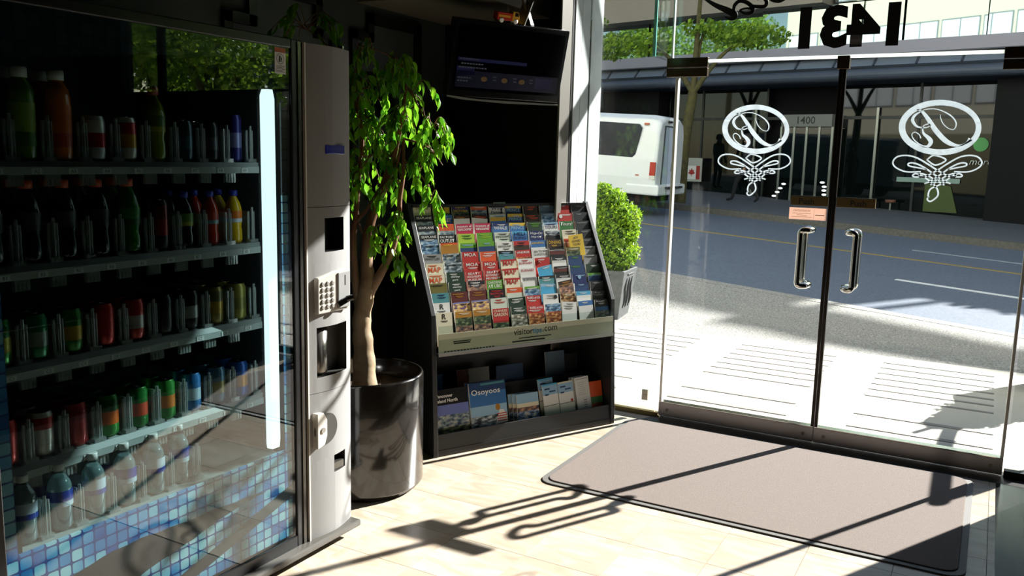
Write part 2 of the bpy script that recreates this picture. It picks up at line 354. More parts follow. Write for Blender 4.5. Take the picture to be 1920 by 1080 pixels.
DECAL = {
'outer':[(0.1727, 0.0028), (0.1728, -0.0135), (0.1701, -0.0297), (0.1645, -0.0453), (0.1562, -0.0602), (0.1452, -0.074), (0.1318, -0.0867), (0.1161, -0.0979), (0.0984, -0.1075), (0.079, -0.1153), (0.0581, -0.1211), (0.0362, -0.1248), (0.0135, -0.1264), (-0.0094, -0.1258), (-0.0323, -0.1229), (-0.0547, -0.118), (-0.0763, -0.1109), (-0.0965, -0.1018), (-0.1152, -0.0908), (-0.1318, -0.0783), (-0.1462, -0.0643), (-0.158, -0.0491), (-0.167, -0.033), (-0.1731, -0.0163), (-0.1761, 0.0008), (-0.176, 0.0178), (-0.1728, 0.0345), (-0.1666, 0.0506), (-0.1574, 0.0658), (-0.1456, 0.0799), (-0.1312, 0.0925), (-0.1145, 0.1036), (-0.096, 0.1128), (-0.0759, 0.12), (-0.0545, 0.1252), (-0.0323, 0.1282), (-0.0096, 0.1291), (0.0131, 0.1278), (0.0356, 0.1244), (0.0573, 0.1189), (0.0781, 0.1115), (0.0974, 0.1022), (0.1151, 0.0913), (0.1308, 0.079), (0.1443, 0.0653), (0.1554, 0.0506), (0.1639, 0.0352), (0.1697, 0.0191)],
'inner':[(0.1498, 0.0034), (0.1498, -0.0096), (0.1473, -0.0224), (0.1424, -0.0348), (0.1352, -0.0466), (0.1257, -0.0576), (0.1142, -0.0676), (0.1007, -0.0765), (0.0855, -0.084), (0.0688, -0.0902), (0.051, -0.0947), (0.0322, -0.0976), (0.0129, -0.0989), (-0.0066, -0.0983), (-0.0261, -0.0961), (-0.0451, -0.0921), (-0.0634, -0.0865), (-0.0806, -0.0793), (-0.0964, -0.0706), (-0.1104, -0.0607), (-0.1225, -0.0497), (-0.1325, -0.0377), (-0.1401, -0.025), (-0.1451, -0.0118), (-0.1476, 0.0016), (-0.1475, 0.0151), (-0.1447, 0.0283), (-0.1393, 0.041), (-0.1315, 0.053), (-0.1213, 0.0641), (-0.1091, 0.0741), (-0.0949, 0.0829), (-0.0791, 0.0902), (-0.0619, 0.096), (-0.0437, 0.1001), (-0.0247, 0.1026), (-0.0054, 0.1033), (0.014, 0.1023), (0.0332, 0.0997), (0.0517, 0.0954), (0.0694, 0.0895), (0.0859, 0.0822), (0.101, 0.0736), (0.1143, 0.0638), (0.1258, 0.053), (0.1353, 0.0413), (0.1425, 0.029), (0.1473, 0.0163)],
'r_diag':[(-0.1034, 0.0847), (-0.0803, 0.075), (-0.0519, 0.0406), (-0.0158, -0.0106), (0.0258, -0.0547), (0.0587, -0.0748), (0.09, -0.0798), (0.1165, -0.0685), (0.133, -0.05)],
'r_left':[(-0.0866, 0.075), (-0.1106, 0.0578), (-0.1181, 0.0337), (-0.0965, 0.0061), (-0.061, 0.0008), (-0.0415, 0.0098), (-0.0498, 0.018), (-0.071, 0.0062), (-0.0663, -0.0248), (-0.0442, -0.0453), (-0.031, -0.0658), (-0.0437, -0.0867), (-0.0729, -0.0803), (-0.1038, -0.0564), (-0.1156, -0.0322), (-0.1038, -0.0203), (-0.0836, -0.0319), (-0.0756, -0.0491)],
'r_right':[(-0.0869, 0.0784), (-0.056, 0.0872), (-0.0118, 0.0843), (0.0403, 0.0577), (0.0669, 0.0239), (0.0616, -0.0053), (0.0365, -0.0014), (0.0127, 0.0203), (-0.0003, 0.0475), (-0.0022, 0.0612)],
'w1':[(-0.0618, -0.2054), (-0.1263, -0.2074), (-0.1738, -0.1876), (-0.1877, -0.1632), (-0.1714, -0.1381), (-0.133, -0.1302), (-0.0869, -0.1397), (-0.0331, -0.1697), (0.0139, -0.1996), (0.0663, -0.2256), (0.0877, -0.2215), (0.0804, -0.21), (0.0533, -0.2192), (0.0179, -0.2446), (-0.0149, -0.2667)],
'w2':[(-0.0373, -0.1942), (-0.0763, -0.187), (-0.1157, -0.1789), (-0.1168, -0.167), (-0.091, -0.1664), (-0.0509, -0.1841), (0.0032, -0.2208), (0.0433, -0.2472), (0.0692, -0.2566)],
'w3':[(-0.0469, -0.2294), (-0.0853, -0.2307), (-0.0956, -0.224), (-0.0803, -0.2151), (-0.0469, -0.2294), (-0.006, -0.2594), (0.0167, -0.2864), (0.0211, -0.3142), (0.004, -0.3359), (-0.0112, -0.3437), (-0.0229, -0.3337), (-0.0162, -0.3228)],
'd1':[(-0.0413, -0.1491), (-0.0115, -0.1276), (0.0405, -0.1471), (-0.0012, -0.1724), (-0.0413, -0.1491)],
'v1':[(0.079, -0.2011), (0.1403, -0.1993), (0.1808, -0.1777), (0.1894, -0.1537), (0.1703, -0.1305), (0.1333, -0.1245), (0.0915, -0.1357), (0.0448, -0.1677), (0.0038, -0.1999), (-0.0444, -0.2293), (-0.067, -0.2266), (-0.0617, -0.2145), (-0.0323, -0.222), (0.0079, -0.245), (0.0443, -0.2645)],
'v2':[(0.0532, -0.1916), (0.0896, -0.1823), (0.1256, -0.1724), (0.1245, -0.1608), (0.1, -0.1614), (0.0647, -0.1809), (0.0183, -0.2203), (-0.0171, -0.2494), (-0.0416, -0.2607)],
'v3':[(0.0688, -0.2256), (0.1059, -0.2243), (0.1144, -0.2172), (0.0983, -0.2095), (0.0688, -0.2256), (0.0343, -0.2579), (-0.0114, -0.2841), (-0.0204, -0.3125), (-0.0159, -0.3263)],
}
VINYL = leafmat('frosted vinyl', 'e6ecf0', 'e6ecf0', 0.5, 0.6)
def emblem(parent, cx, cz, s):
    mb = MB(); o_, i_ = DECAL['outer'], DECAL['inner']; n = len(o_); y0, y1 = 4.5425, 4.544
    P = lambda q, y: (cx + q[0]*s, y, cz + q[1]*s)
    v = [P(q, y) for y in (y0, y1) for L in (o_, i_) for q in L]
    f = []
    for i in range(n):
        j = (i+1) % n
        f += [(i, j, n+j, n+i), (2*n+i, 3*n+i, 3*n+j, 2*n+j), (i, 2*n+i, 2*n+j, j), (n+i, n+j, 3*n+j, 3*n+i)]
    mb.add(v, f)
    W = dict(r_diag=[.004, .012, .018, .022, .022, .018, .008, .006, .02], r_left=[.004, .012, .014, .008, .005, .005, .004, .006, .014, .02, .016, .007, .005, .004, .004, .004, .005],
             r_right=[.003, .004, .004, .006, .006, .004, .003, .004, .003, .002])
    for k, Q in DECAL.items():
        if k in ('outer', 'inner'): continue
        ribbon(mb, [(cx + a*s, cz + b*s) for a, b in Q], [x*s for x in W.get(k, [.0065, .007, .0075, .0075, .0065])], y0, y1, 5)
    return mb.build('emblem', VINYL, parent)
def pull(xm, sgn, y_sign):
    """offset D pull: two posts on the glass, grip set away from the meeting stile"""
    x1 = xm + sgn*0.045; y = 4.55 + y_sign*0.062; yg = 4.55 + y_sign*0.006; h0, h1 = 0.83, 1.112
    P = [(xm, yg, h1), (xm + sgn*0.008, 4.55 + y_sign*0.045, h1), (x1 - sgn*0.012, y, h1), (x1, y, h1-0.014), (x1, y, h1-0.05), (x1, y, h0+0.05), (x1, y, h0+0.014), (x1 - sgn*0.012, y, h0), (xm + sgn*0.008, 4.55 + y_sign*0.045, h0), (xm, yg, h0)]
    return MB().tube(smooth_path(P, 5), 0.0155, 14)
def door(n, x0, x1, meet, emb, lab):
    d = bpy.data.objects.new('door_%d' % n, None); C.objects.link(d); d['kind'] = 'structure'; d.location = (0, 0, 0)
    s = 1 if meet == x1 else -1; hinge = x0 if meet == x1 else x1
    MB().box(x0 + 0.012, x1 - 0.012, 4.544, 4.556, 0.09, 1.955).build('glass_pane', PANE, d)
    MB().box(x0, x1, 4.526, 4.574, 0.012, 0.092).build('bottom_rail', mat('satin bronze rail', 'a39f9d', rough=0.42, metal=0.8), d, bevel=0.003)
    MB().box(x0 + 0.002, x1 - 0.002, 4.527, 4.573, 0.0915, 0.095).build('rail_cap', STEEL, d)
    a, b = sorted((meet, meet - s*0.016)); MB().box(a, b, 4.535, 4.565, 0.092, 1.955).build('meeting_stile', mat('dark bronze stile', '241d18', rough=0.3, metal=0.6), d, bevel=0.002)
    a, b = sorted((hinge, hinge + s*0.014)); MB().box(a, b, 4.53, 4.57, 0.092, 1.88).build('hinge_stile', mat('satin steel', 'd9d8d2', rough=0.35, metal=0.35), d, bevel=0.002)
    sc_ = MB(); 
    for xx in (meet - s*0.05, hinge + s*0.05):
        sc_ = MB().tube([(xx, 4.527, 0.05), (xx, 4.522, 0.05)], 0.009, 12); sc_.build('lock_cylinder', mat('aged steel', '6d675f', rough=0.3, metal=0.9), d)
    a, b = sorted((meet - s*0.02, meet - s*0.20)); MB().box(a, b, 4.538, 4.562, 1.234, 1.280).build('push_plate', mat('bronze plate', '6b5836', rough=0.4, metal=0.55), d, bevel=0.001)
    MB().box(a-0.001, b+0.001, 4.537, 4.563, 1.280, 1.2825).build('plate_edge', STEEL, d)
    lettering('push_lettering', 'Push', INK, d, (meet - s*0.11 - 0.012*(1 if s > 0 else -1), 4.5372, 1.256), h=0.03, bold=0.02)
    for ys in (-1, 1): pull(meet - s*0.085, -s, ys).build('handle', STEEL, d)
    emblem(d, *emb)
    return d
d1 = door(1, -1.556, -0.7135, -0.7135, (-1.118, 1.611, 0.985), '')
d2 = door(2, -0.7115, 0.148, -0.7115, (-0.263, 1.625, 1.0), '')
# top pivots and lock keeper
pv = MB().box(-1.612, -1.388, 4.535, 4.565, 1.885, 1.930); pv.box(-1.612, -1.388, 4.535, 4.565, 1.934, 1.984); pv.build('pivot_patch', BRONZE, d1, bevel=0.002)
pv = MB().box(-0.03, 0.20, 4.535, 4.565, 1.885, 1.930); pv.box(-0.03, 0.20, 4.535, 4.565, 1.934, 1.984); pv.build('pivot_patch', BRONZE, d2, bevel=0.002)
MB().box(-0.74, -0.683, 4.528, 4.572, 1.905, 1.968).build('lock_keeper', BRONZE, d1, bevel=0.002)
st = MB().box(-0.918, -0.735, 4.5405, 4.5438, 1.162, 1.222).build('sticker', leafmat('salmon sticker', 'ecd3c6', 'ecd3c6', 0.6, 0.5), d1)
SR = mat('faded red ink', 'b98f7f', rough=0.6)
lettering('sticker_lettering', 'WARNING', SR, st, (-0.855, 4.5400, 1.208), w=0.085, h=0.012, mirror=True)
gk = MB()
for k_, wd in enumerate((0.09, 0.05, 0.10)): gk.box(-0.855-wd/2, -0.855+wd/2, 4.5398, 4.5404, 1.193-k_*0.009, 1.195-k_*0.009)
gk.box(-0.789, -0.745, 4.5398, 4.5404, 1.186, 1.190); gk.box(-0.796, -0.795, 4.5398, 4.5404, 1.166, 1.218); gk.build('small_print', SR, st, kind='stuff')
# house number and script on the transom, set to be read from the street
lettering('house_number', '1431', INK, w2, (-0.705, 4.542, 2.108), w=0.46, h=0.205, mirror=True, bold=0.055)
sb = MB()
for P, W in (([(-1.4382, 2.2907), (-1.3706, 2.2474), (-1.3045, 2.2158), (-1.2657, 2.1942), (-1.2646, 2.1776), (-1.2873, 2.1722), (-1.3143, 2.1858)], [.012, .022, .032, .034, .026, .014, .005]),
             ([(-1.2693, 2.2055), (-1.2656, 2.2383), (-1.2411, 2.2577), (-1.2036, 2.2483), (-1.1736, 2.2219), (-1.1776, 2.1976), (-1.2115, 2.1956), (-1.2353, 2.2118), (-1.2074, 2.2195), (-1.1733, 2.2164)], [.014, .018, .018, .02, .022, .018, .014, .010, .010, .012]),
             ([(-1.1742, 2.2301), (-1.1458, 2.2246), (-1.1124, 2.2248), (-1.1056, 2.2476), (-1.1324, 2.2737), (-1.1537, 2.2588)], [.014, .018, .018, .018, .016, .012]),
             ([(-1.1017, 2.2717), (-1.0756, 2.2528), (-1.0422, 2.2453), (-1.0155, 2.2527)], [.012, .018, .018, .012])):
    ribbon(sb, P, W, 4.5405, 4.5435, 6)
sb.build('script_lettering', INK, w2)

# ---------------------------------------------------------------- street frame: rotated from the storefront, climbing to the left
AU = R(12.8); TILT = R(2.4)
def S(u, v, z): return Vector((u*math.cos(AU) + v*math.sin(AU), -u*math.sin(AU) + v*math.cos(AU), z))
def rz(u): return -0.15 - 0.0419*u
def slab(name, m, u0, u1, v0, v1, zt, th=0.25, parent=None, kind=True, n=1):
    mb = MB()
    for k in range(n):
        a, b = u0 + (u1-u0)*k/n, u0 + (u1-u0)*(k+1)/n
        v = [S(a, v0, rz(a)+zt-th), S(b, v0, rz(b)+zt-th), S(b, v1, rz(b)+zt-th), S(a, v1, rz(a)+zt-th), S(a, v0, rz(a)+zt), S(b, v0, rz(b)+zt), S(b, v1, rz(b)+zt), S(a, v1, rz(a)+zt)]
        mb.add(v, [(0,3,2,1),(4,5,6,7),(0,1,5,4),(2,3,7,6),(1,2,6,5),(0,4,7,3)])
    o = mb.build(name, m, parent)
    if kind and not parent: o['kind'] = 'structure'
    return o
asph = mat('asphalt', '5f6878', rough=0.85, noise=('4c5463', 0.8), nscale=30, bump=0.2)
aggm = mat('exposed aggregate', 'a6a49f', rough=0.9, noise=('625f5b', 0.9), nscale=70, bump=0.4)
pave = mat('pale paving', 'cbc5b8', rough=0.7, noise=('bcb5a6', 0.5), nscale=5)
farp = mat('far paving', '585c63', rough=0.8, noise=('4c5057', 0.6), nscale=3)
STRIP = mat('dark paving strip', '8f8b86', rough=0.8)
slab('road', asph, -60, 30, 8.3, 17.4, 0.0, n=6)
sw = struct(MB().box(-14, 8, 4.6, 7.02, -0.3, -0.004), 'sidewalk', pave)
ag = MB(); ag.add([Vector((-16, 7.0, -0.005)), Vector((8, 7.0, -0.005)), S(8.0, 8.3, -0.10), S(-16, 8.3, 0.5)], [(0, 1, 2, 3)])
aggo = MB(); 
N_ = 12
for k_ in range(N_):
    ua, ub = -18 + 26*k_/N_, -18 + 26*(k_+1)/N_
    a, b = S(ua, 8.3, rz(ua)+0.10), S(ub, 8.3, rz(ub)+0.10); xa, xb = a.x-1.0, b.x-1.0
    aggo.add([(xa, 7.0, -0.004), (xb, 7.0, -0.004), b, a], [(0, 1, 2, 3)])
aggo.build('verge', aggm, None)['kind'] = 'structure'
mat('kerb concrete', '605f5a', rough=0.85, noise=('4a4945', 0.7), nscale=20)
slab('kerb', aggm, -30, 15, 8.25, 8.42, 0.10, n=4)
slab('kerb_far', MC['kerb concrete'], -60, 30, 17.32, 17.55, 0.13, n=4)
slab('sidewalk_far', farp, -60, 30, 17.5, 23.2, 0.125, n=4)
slab('lane_line', mat('yellow paint', '8f7c43', rough=0.8), -60, 30, 13.70, 13.80, 0.006, th=0.02, n=4)
LW = mat('white paint', 'cfd3d6', rough=0.7)
slab('lane_line', LW, -3.62, -0.9, 11.29, 11.39, 0.006, th=0.02)
slab('lane_line', mat('worn white paint', '8e949c', rough=0.8), -4.6, -1.6, 15.08, 15.17, 0.006, th=0.02)
# inlaid dark strips in the pale paving, three bays
sx = [(-2.72, -2.0), (-1.65, -0.95), (-0.60, 0.10), (0.46, 1.16)]
s0 = None
for i, (a, b) in enumerate(sx):
    for j, y in enumerate((6.78, 6.60, 6.42, 6.25, 6.08, 5.92, 5.74, 5.28, 5.00)):
        if i == 0 and 0: continue
        wd = 0.028 if j < 7 else 0.042
        if j in (0, 7): s0 = MB().box(-0.36, 0.36, -wd/2, wd/2, -0.006, 0).build('inlaid_strip', STRIP, sw, loc=((a+b)/2, y, 0.0))
        else:
            o = s0.copy(); C.objects.link(o); o.location = ((a+b)/2, y, 0.0)
# awning struts out of view, added to shade the column, and a bent rail beside it
def sunpt(p, t): return Vector(p) + Vector((0.8, 1.58, 1.0))*t
a, b, c_ = sunpt((-2.07, 4.33, 1.62), 1.2), sunpt((-2.07, 4.70, 1.92), 1.2), sunpt((-2.07, 4.42, 2.45), 1.2)
br = MB().bar(a - (b-a)*0.1, b, 0.1, 0.1); br.bar(b, c_, 0.09, 0.09); struct(br, 'trim_12', mat('painted steel', '777a7c', rough=0.5))
# ---------------------------------------------------------------- vending machine (front at x = -2.04, y 1.10..2.445)
VF = -2.04
SILV = mat('silver plastic', '949392', rough=0.6, spec=0.12, noise=('8d8c8b', 0.3), nscale=4)
VBLK = mat('vending black', '0e0f11', rough=0.3)
VIN = mat('vending interior', '23282a', rough=0.5)
vm = thing('vending_machine', 'tall glass-front drink vending machine with blue mosaic print and silver control column', 'vending machine', (-2.45, 1.77, 0))
def vp(mb, name, m, **k):
    o = mb.build(name, m, None, **k); o.parent = vm; o.matrix_parent_inverse = Matrix.Translation(-vm.location); return o
cab = MB(); cab.box(-2.86, -2.82, 1.10, 2.43, 0.07, 1.80); cab.box(-2.86, -2.10, 1.10, 1.13, 0.07, 1.80); cab.box(-2.86, -2.10, 2.15, 2.43, 0.07, 1.80)
cab.box(-2.86, -2.10, 1.10, 2.43, 1.76, 1.80); cab.box(-2.86, -2.10, 1.10, 2.43, 0.07, 0.12); vp(cab, 'cabinet', VBLK, bevel=0.004)
inn = MB(); inn.box(-2.82, -2.80, 1.13, 2.15, 0.12, 1.76); inn.box(-2.80, -2.10, 2.13, 2.15, 0.12, 1.76); inn.box(-2.80, -2.10, 1.13, 1.14, 0.12, 1.76); vp(inn, 'inner_liner', VIN)
fr = MB(); fr.box(-2.10, VF, 1.10, 1.135, 0.07, 1.805); fr.box(-2.10, VF, 2.145, 2.200, 0.05, 1.805); fr.box(-2.10, VF, 1.135, 2.145, 1.775, 1.805); fr.box(-2.10, VF, 1.135, 2.145, 0.05, 0.10)
vp(fr, 'door_frame', VBLK, bevel=0.003)
vp(MB().box(-2.06, -2.036, 2.172, 2.186, 0.06, 1.80), 'frame_trim', mat('dark chrome', '5d5a55', rough=0.2, metal=0.9))
GV = glass('vending glass', 'dfe9ea', 1.5, 0.0, (0.065, 1.0))
vp(MB().box(-2.052, -2.046, 1.135, 2.145, 0.10, 1.775), 'glass_pane', GV)
# mosaic print around the window: rounded squares, cyan to deep blue, with dark waves
mo = mat('mosaic print', '5fb6d8', rough=0.4); g = G(mo); tc = g.n('ShaderNodeTexCoord'); sp = g.n('ShaderNodeSeparateXYZ'); g.l(tc.outputs['Object'], sp.inputs[0])
P_ = 0.0345; yv, zv = sp.outputs['Y'], sp.outputs['Z']
ys_, zs_ = g.math('DIVIDE', yv, P_), g.math('DIVIDE', zv, P_)
fy, fz = g.math('FRACT', ys_), g.math('FRACT', zs_)
dy, dz = g.math('ABSOLUTE', g.math('SUBTRACT', fy, 0.5)), g.math('ABSOLUTE', g.math('SUBTRACT', fz, 0.5))
rr = g.math('POWER', g.math('ADD', g.math('POWER', dy, 6.0), g.math('POWER', dz, 6.0)), 1/6)
cell = g.math('LESS_THAN', rr, 0.43)
cb = g.n('ShaderNodeCombineXYZ'); g.l(g.math('FLOOR', ys_), cb.inputs[0]); g.l(g.math('FLOOR', zs_), cb.inputs[1])
wn = g.n('ShaderNodeTexWhiteNoise', noise_dimensions='3D'); g.l(cb.outputs[0], wn.inputs['Vector'])
ns = g.n('ShaderNodeTexNoise'); ns.inputs['Scale'].default_value = 5.0; g.l(tc.outputs['Object'], ns.inputs['Vector'])
tone = g.math('ADD', g.math('MULTIPLY', wn.outputs['Value'], 0.35), g.math('MULTIPLY', ns.outputs['Fac'], 0.9))
crm = g.n('ShaderNodeValToRGB'); e = crm.color_ramp.elements; e[0].position = 0.38; e[0].color = (*lin('0d4fa0'), 1); e[1].position = 0.85; e[1].color = (*lin('b9e2ea'), 1)
k = e.new(0.55); k.color = (*lin('3f97cf'), 1); k = e.new(0.66); k.color = (*lin('86c6de'), 1); g.l(tone, crm.inputs[0])
col = g.mix(cell, lin('0f3d86'), crm.outputs[0])
# dark wave: a crescent rising to the far end below the top rows
zc = g.math('ADD', g.math('MULTIPLY', g.math('POWER', g.math('ABSOLUTE', g.math('SUBTRACT', yv, 1.95)), 2.0), -0.16), 0.305)
wid = g.math('MULTIPLY', g.math('SUBTRACT', 2.02, yv), 0.10)
nz2 = g.math('MULTIPLY', g.math('SUBTRACT', ns.outputs['Fac'], 0.5), 0.05)
d_ = g.math('ABSOLUTE', g.math('SUBTRACT', g.math('ADD', zv, nz2), zc))
inw = g.math('LESS_THAN', g.math('SUBTRACT', d_, wid), 0.0)
z2 = g.math('ADD', g.math('MULTIPLY', g.math('SUBTRACT', yv, 1.6), 0.28), 0.12); d2_ = g.math('ABSOLUTE', g.math('SUBTRACT', zv, z2)); inw2 = g.math('LESS_THAN', d2_, 0.022)
msk = g.math('MAXIMUM', inw, inw2); bl = g.math('MULTIPLY', msk, g.math('LESS_THAN', zv, 0.6))
col2 = g.mix(bl, col, lin('07121f'))
hd = g.math('MULTIPLY', g.math('GREATER_THAN', zv, 1.30), 0.93); col3 = g.mix(hd, col2, lin('05090d')); g.l(col3, g.b.inputs['Base Color'])
vp(MB().box(-2.062, -2.056, 1.140, 2.140, 0.105, 0.425), 'mosaic_panel', mo)
vp(MB().box(-2.062, -2.056, 1.140, 1.172, 0.425, 1.775), 'mosaic_strip', mo); vp(MB().box(-2.062, -2.056, 2.112, 2.140, 0.425, 1.60), 'mosaic_strip', mo)
hp = [(1.14, 1.775), (2.14, 1.775), (2.14, 1.735)] + [(2.14 - 0.968*t, 1.735 - 0.10*t**1.6) for t in np.linspace(0.05, 1, 12)] + [(1.14, 1.62)]
vp(MB().prism(hp, -2.062, -2.056, axis='x'), 'header_print', mo)
# lamp
vp(MB().prism([(2.056, 0.44), (2.090, 0.44), (2.094, 0.47), (2.094, 1.61), (2.086, 1.64), (2.062, 1.64), (2.053, 1.62), (2.053, 0.46)], -2.09, -2.066, axis='x'), 'lamp_cover', mat('white lamp', 'eaf6f2', rough=0.4, emit=1.1))
# shelves
SHF = mat('shelf grey', '9aa3a0', rough=0.45, spec=0.5)
ZS = {'A': 1.405, 'B': 1.14, 'C': 0.882, 'D': 0.616, 'E': 0.415}
def lane(n): return 1.13 + 0.0995*n
TAGM = mat('tag white', 'c8d0cc', rough=0.5)
dv = MB(); dv.box(-0.30, -0.02, -0.0015, 0.0015, 0.0, 0.105)
for dy_ in (-0.012, 0.0, 0.012): dv.tube([(-0.008 + abs(dy_)*-0.5, dy_, 0.0), (-0.008 + abs(dy_)*-0.5, dy_, 0.118 - abs(dy_)*1.2)], 0.0042, 8)
dv.box(-0.02, 0.0, -0.018, 0.018, 0.0, 0.012)
CLR = glass('clear lane plastic', 'd9e2df', 1.5, 0.12, (0.10, 1.0), haze=0.22)
dv0 = cl0 = None
for r_, z in ZS.items():
    if r_ != 'E':
        sh = MB(); sh.box(-2.80, -2.150, 1.175, 2.10, z-0.012, z)
        sh.add([(-2.150, 1.175, z), (-2.150, 2.09, z), (-2.136, 2.09, z-0.014), (-2.136, 1.175, z-0.014), (-2.150, 1.175, z-0.034), (-2.150, 2.09, z-0.034), (-2.136, 2.09, z-0.034), (-2.136, 1.175, z-0.034)],
               [(0,1,2,3),(3,2,6,7),(4,7,6,5),(0,3,7,4),(1,5,6,2)])
        so = vp(sh, 'shelf', SHF)
        gr = MB()
        for n in range(1, 10):
            for q in (-0.022, 0.022): gr.box(-2.75, -2.155, lane(n)+q-0.003, lane(n)+q+0.003, z, z+0.002)
        gro = gr.build('lane_rails', mat('rail dark', '3b4143', rough=0.4), so)
        for n in range(1, 10):
            tg = MB().box(-2.1358, -2.1345, lane(n)-0.014, lane(n)+0.014, z-0.032, z-0.018).build('lane_tag', TAGM, so)
            lettering('tag_lettering', r_ + str(n), INK, so, (-2.1342, lane(n), z-0.025), h=0.009, plane='yz')
    else:
        so = vp(MB().box(-2.80, -2.075, 1.175, 2.10, z-0.02, z), 'shelf', SHF)
    for n in range(1, 10):
        if r_ == 'E' and n > 6: continue
        if dv0 is None: dv0 = dv.build('lane_divider', CLR, so, loc=(-2.150, lane(n)+0.05, z))
        else:
            o = dv0.copy(); C.objects.link(o); o.parent = so; o.location = (-2.150 if r_ != 'E' else -2.10, lane(n)+0.05, z)
        if r_ != 'E' and n < 9:
            if cl0 is None:
                cl = MB()
                for q in (-0.016, -0.005, 0.006, 0.017): cl.box(-0.012, 0.0, q-0.0035, q+0.0035, -0.03, 0)
                cl.box(-0.012, -0.002, -0.02, 0.02, -0.012, 0); cl0 = cl.build('lane_clip', CLR, so, loc=(-2.145, lane(n)+0.05, z-0.034))
            else:
                o = cl0.copy(); C.objects.link(o); o.parent = so; o.location = (-2.145, lane(n)+0.05, z-0.034)
vp(MB().box(-2.10, -2.068, 1.178, 1.19, 0.395, 0.47), 'tray_end', BLACK); 
# control column: bowed silver face with cut-in fittings
def face_x(y): 
    t = (y - 2.3225)/0.1225; return VF + 0.020*(1 - t*t) - 0.010*max(0, t)
yy = np.linspace(2.200, 2.445, 15)
def column(z0, z1):
    mb = MB(); poly = [(face_x(y), y) for y in yy] + [(-2.10, 2.445), (-2.10, 2.200)]
    return mb.prism(poly, z0, z1, axis='z')
recs = [(2.279, 2.389, 1.100, 1.218), (2.240, 2.407, 0.655, 0.835), (2.317, 2.390, 0.285, 0.350)]
zz = [0.062, 0.545, 0.60, 1.256, 1.80]
def colpiece(z0, z1, rect):
    """bowed skin with a rectangular opening and a recess box behind it"""
    mb = MB(); ys_ = sorted(set(list(yy) + ([rect[0], rect[1]] if rect else []))); zs_ = sorted([z0, z1] + ([rect[2], rect[3]] if rect else []))
    for a, b in zip(ys_[:-1], ys_[1:]):
        for c, d in zip(zs_[:-1], zs_[1:]):
            if rect and a >= rect[0]-1e-6 and b <= rect[1]+1e-6 and c >= rect[2]-1e-6 and d <= rect[3]+1e-6: continue
            mb.add([(face_x(a), a, c), (face_x(b), b, c), (face_x(b), b, d), (face_x(a), a, d)], [(0,1,2,3)], 0, True)
    mb.add([(face_x(2.445), 2.445, z0), (-2.10, 2.445, z0), (-2.10, 2.445, z1), (face_x(2.445), 2.445, z1)], [(0,1,2,3)])
    mb.add([(face_x(2.2), 2.2, z0), (-2.10, 2.2, z0), (-2.10, 2.2, z1), (face_x(2.2), 2.2, z1)], [(3,2,1,0)])
    for z in (z0, z1): mb.add([(face_x(y), y, z) for y in yy] + [(-2.10, 2.445, z), (-2.10, 2.2, z)], [tuple(range(len(yy)+2))])
    if rect:
        y0, y1, c, d = rect; xb = -2.075
        mb.add([(face_x(y0), y0, c), (face_x(y1), y1, c), (face_x(y1), y1, d), (face_x(y0), y0, d), (xb, y0, c), (xb, y1, c), (xb, y1, d), (xb, y0, d)],
               [(0,4,5,1),(1,5,6,2),(2,6,7,3),(3,7,4,0),(4,7,6,5)], 1)
    return mb
VREC = mat('recess grey', '3c3a37', rough=0.5)
pan = []
for z0, z1, rc in ((1.258, 1.80, None), (1.06, 1.256, recs[0]), (0.60, 1.06, recs[1]), (0.058, 0.598, recs[2])):
    o = vp(colpiece(z0, z1, rc), 'control_panel', [SILV, VREC if rc is not recs[0] else VBLK], merge=True); pan.append(o)
sm_ = MB().box(VF-0.02, VF+0.01, 2.196, 2.202, 0.06, 1.80); vp(sm_, 'panel_edge', mat('light trim', 'c9c4bb', rough=0.35))
def vc(*a, **k):
    o = vp(*a, **k); o.location = Vector(o.location) + Vector((-0.025, -0.018, 0)); return o
dsp = vc(MB().box(-2.02, -1.9935, 2.303, 2.400, 1.438, 1.468), 'display', mat('display blue', '0b0b3c', rough=0.15, emit=0.25), bevel=0.002)
# keypad block with coin slot plate and return lever
kb = MB(); kb.prism([(2.250, 0.885), (2.412, 0.885), (2.416, 1.030), (2.330, 1.030), (2.250, 1.012)], -2.03, -1.988, axis='x'); kbo = vc(kb, 'keypad_block', mat('keypad silver', 'b9b4ab', rough=0.4), bevel=0.004)
key0 = None
for i in range(3):
    for j in range(5):
        y, z = 2.272 + i*0.026, 0.990 - j*0.0205
        if key0 is None: key0 = MB().lathe([(0.0085, 0), (0.0085, 0.003), (0.006, 0.005)], 12).build('key', mat('key grey', '8e8a84', rough=0.4), kbo, rot=(0, R(90), 0), loc=(-1.988, y, z))
        else:
            o = key0.copy(); C.objects.link(o); o.location = (-1.988, y, z)
MB().prism([(2.350, 0.895), (2.410, 0.895), (2.412, 1.025), (2.350, 1.022)], -1.988, -1.982, axis='x').build('coin_plate', SILV, kbo, bevel=0.002)
MB().box(-1.983, -1.981, 2.384, 2.387, 0.975, 1.012).build('coin_slot', INK, kbo)
lv = MB().bar((-1.985, 2.352, 0.908), (-1.965, 2.385, 0.928), 0.012, 0.02); lv.tube([(-1.97, 2.378, 0.926), (-1.955, 2.396, 0.932)], 0.011, 12); lv.build('return_lever', VBLK, kbo, bevel=0.002)
vc(MB().lathe([(0.034, 0), (0.036, 0.005), (0.036, 0.160)], 20, c=(-2.045, 2.305, 0.662)), 'cup_cylinder', mat('grey chrome', '8f8b86', rough=0.25, metal=0.7))
lkr = MB().lathe([(0.060, 0), (0.058, 0.004)], 28); vc(lkr, 'lock_recess', VREC, rot=(0, R(90), 0), loc=(-1.999, 2.295, 0.462))
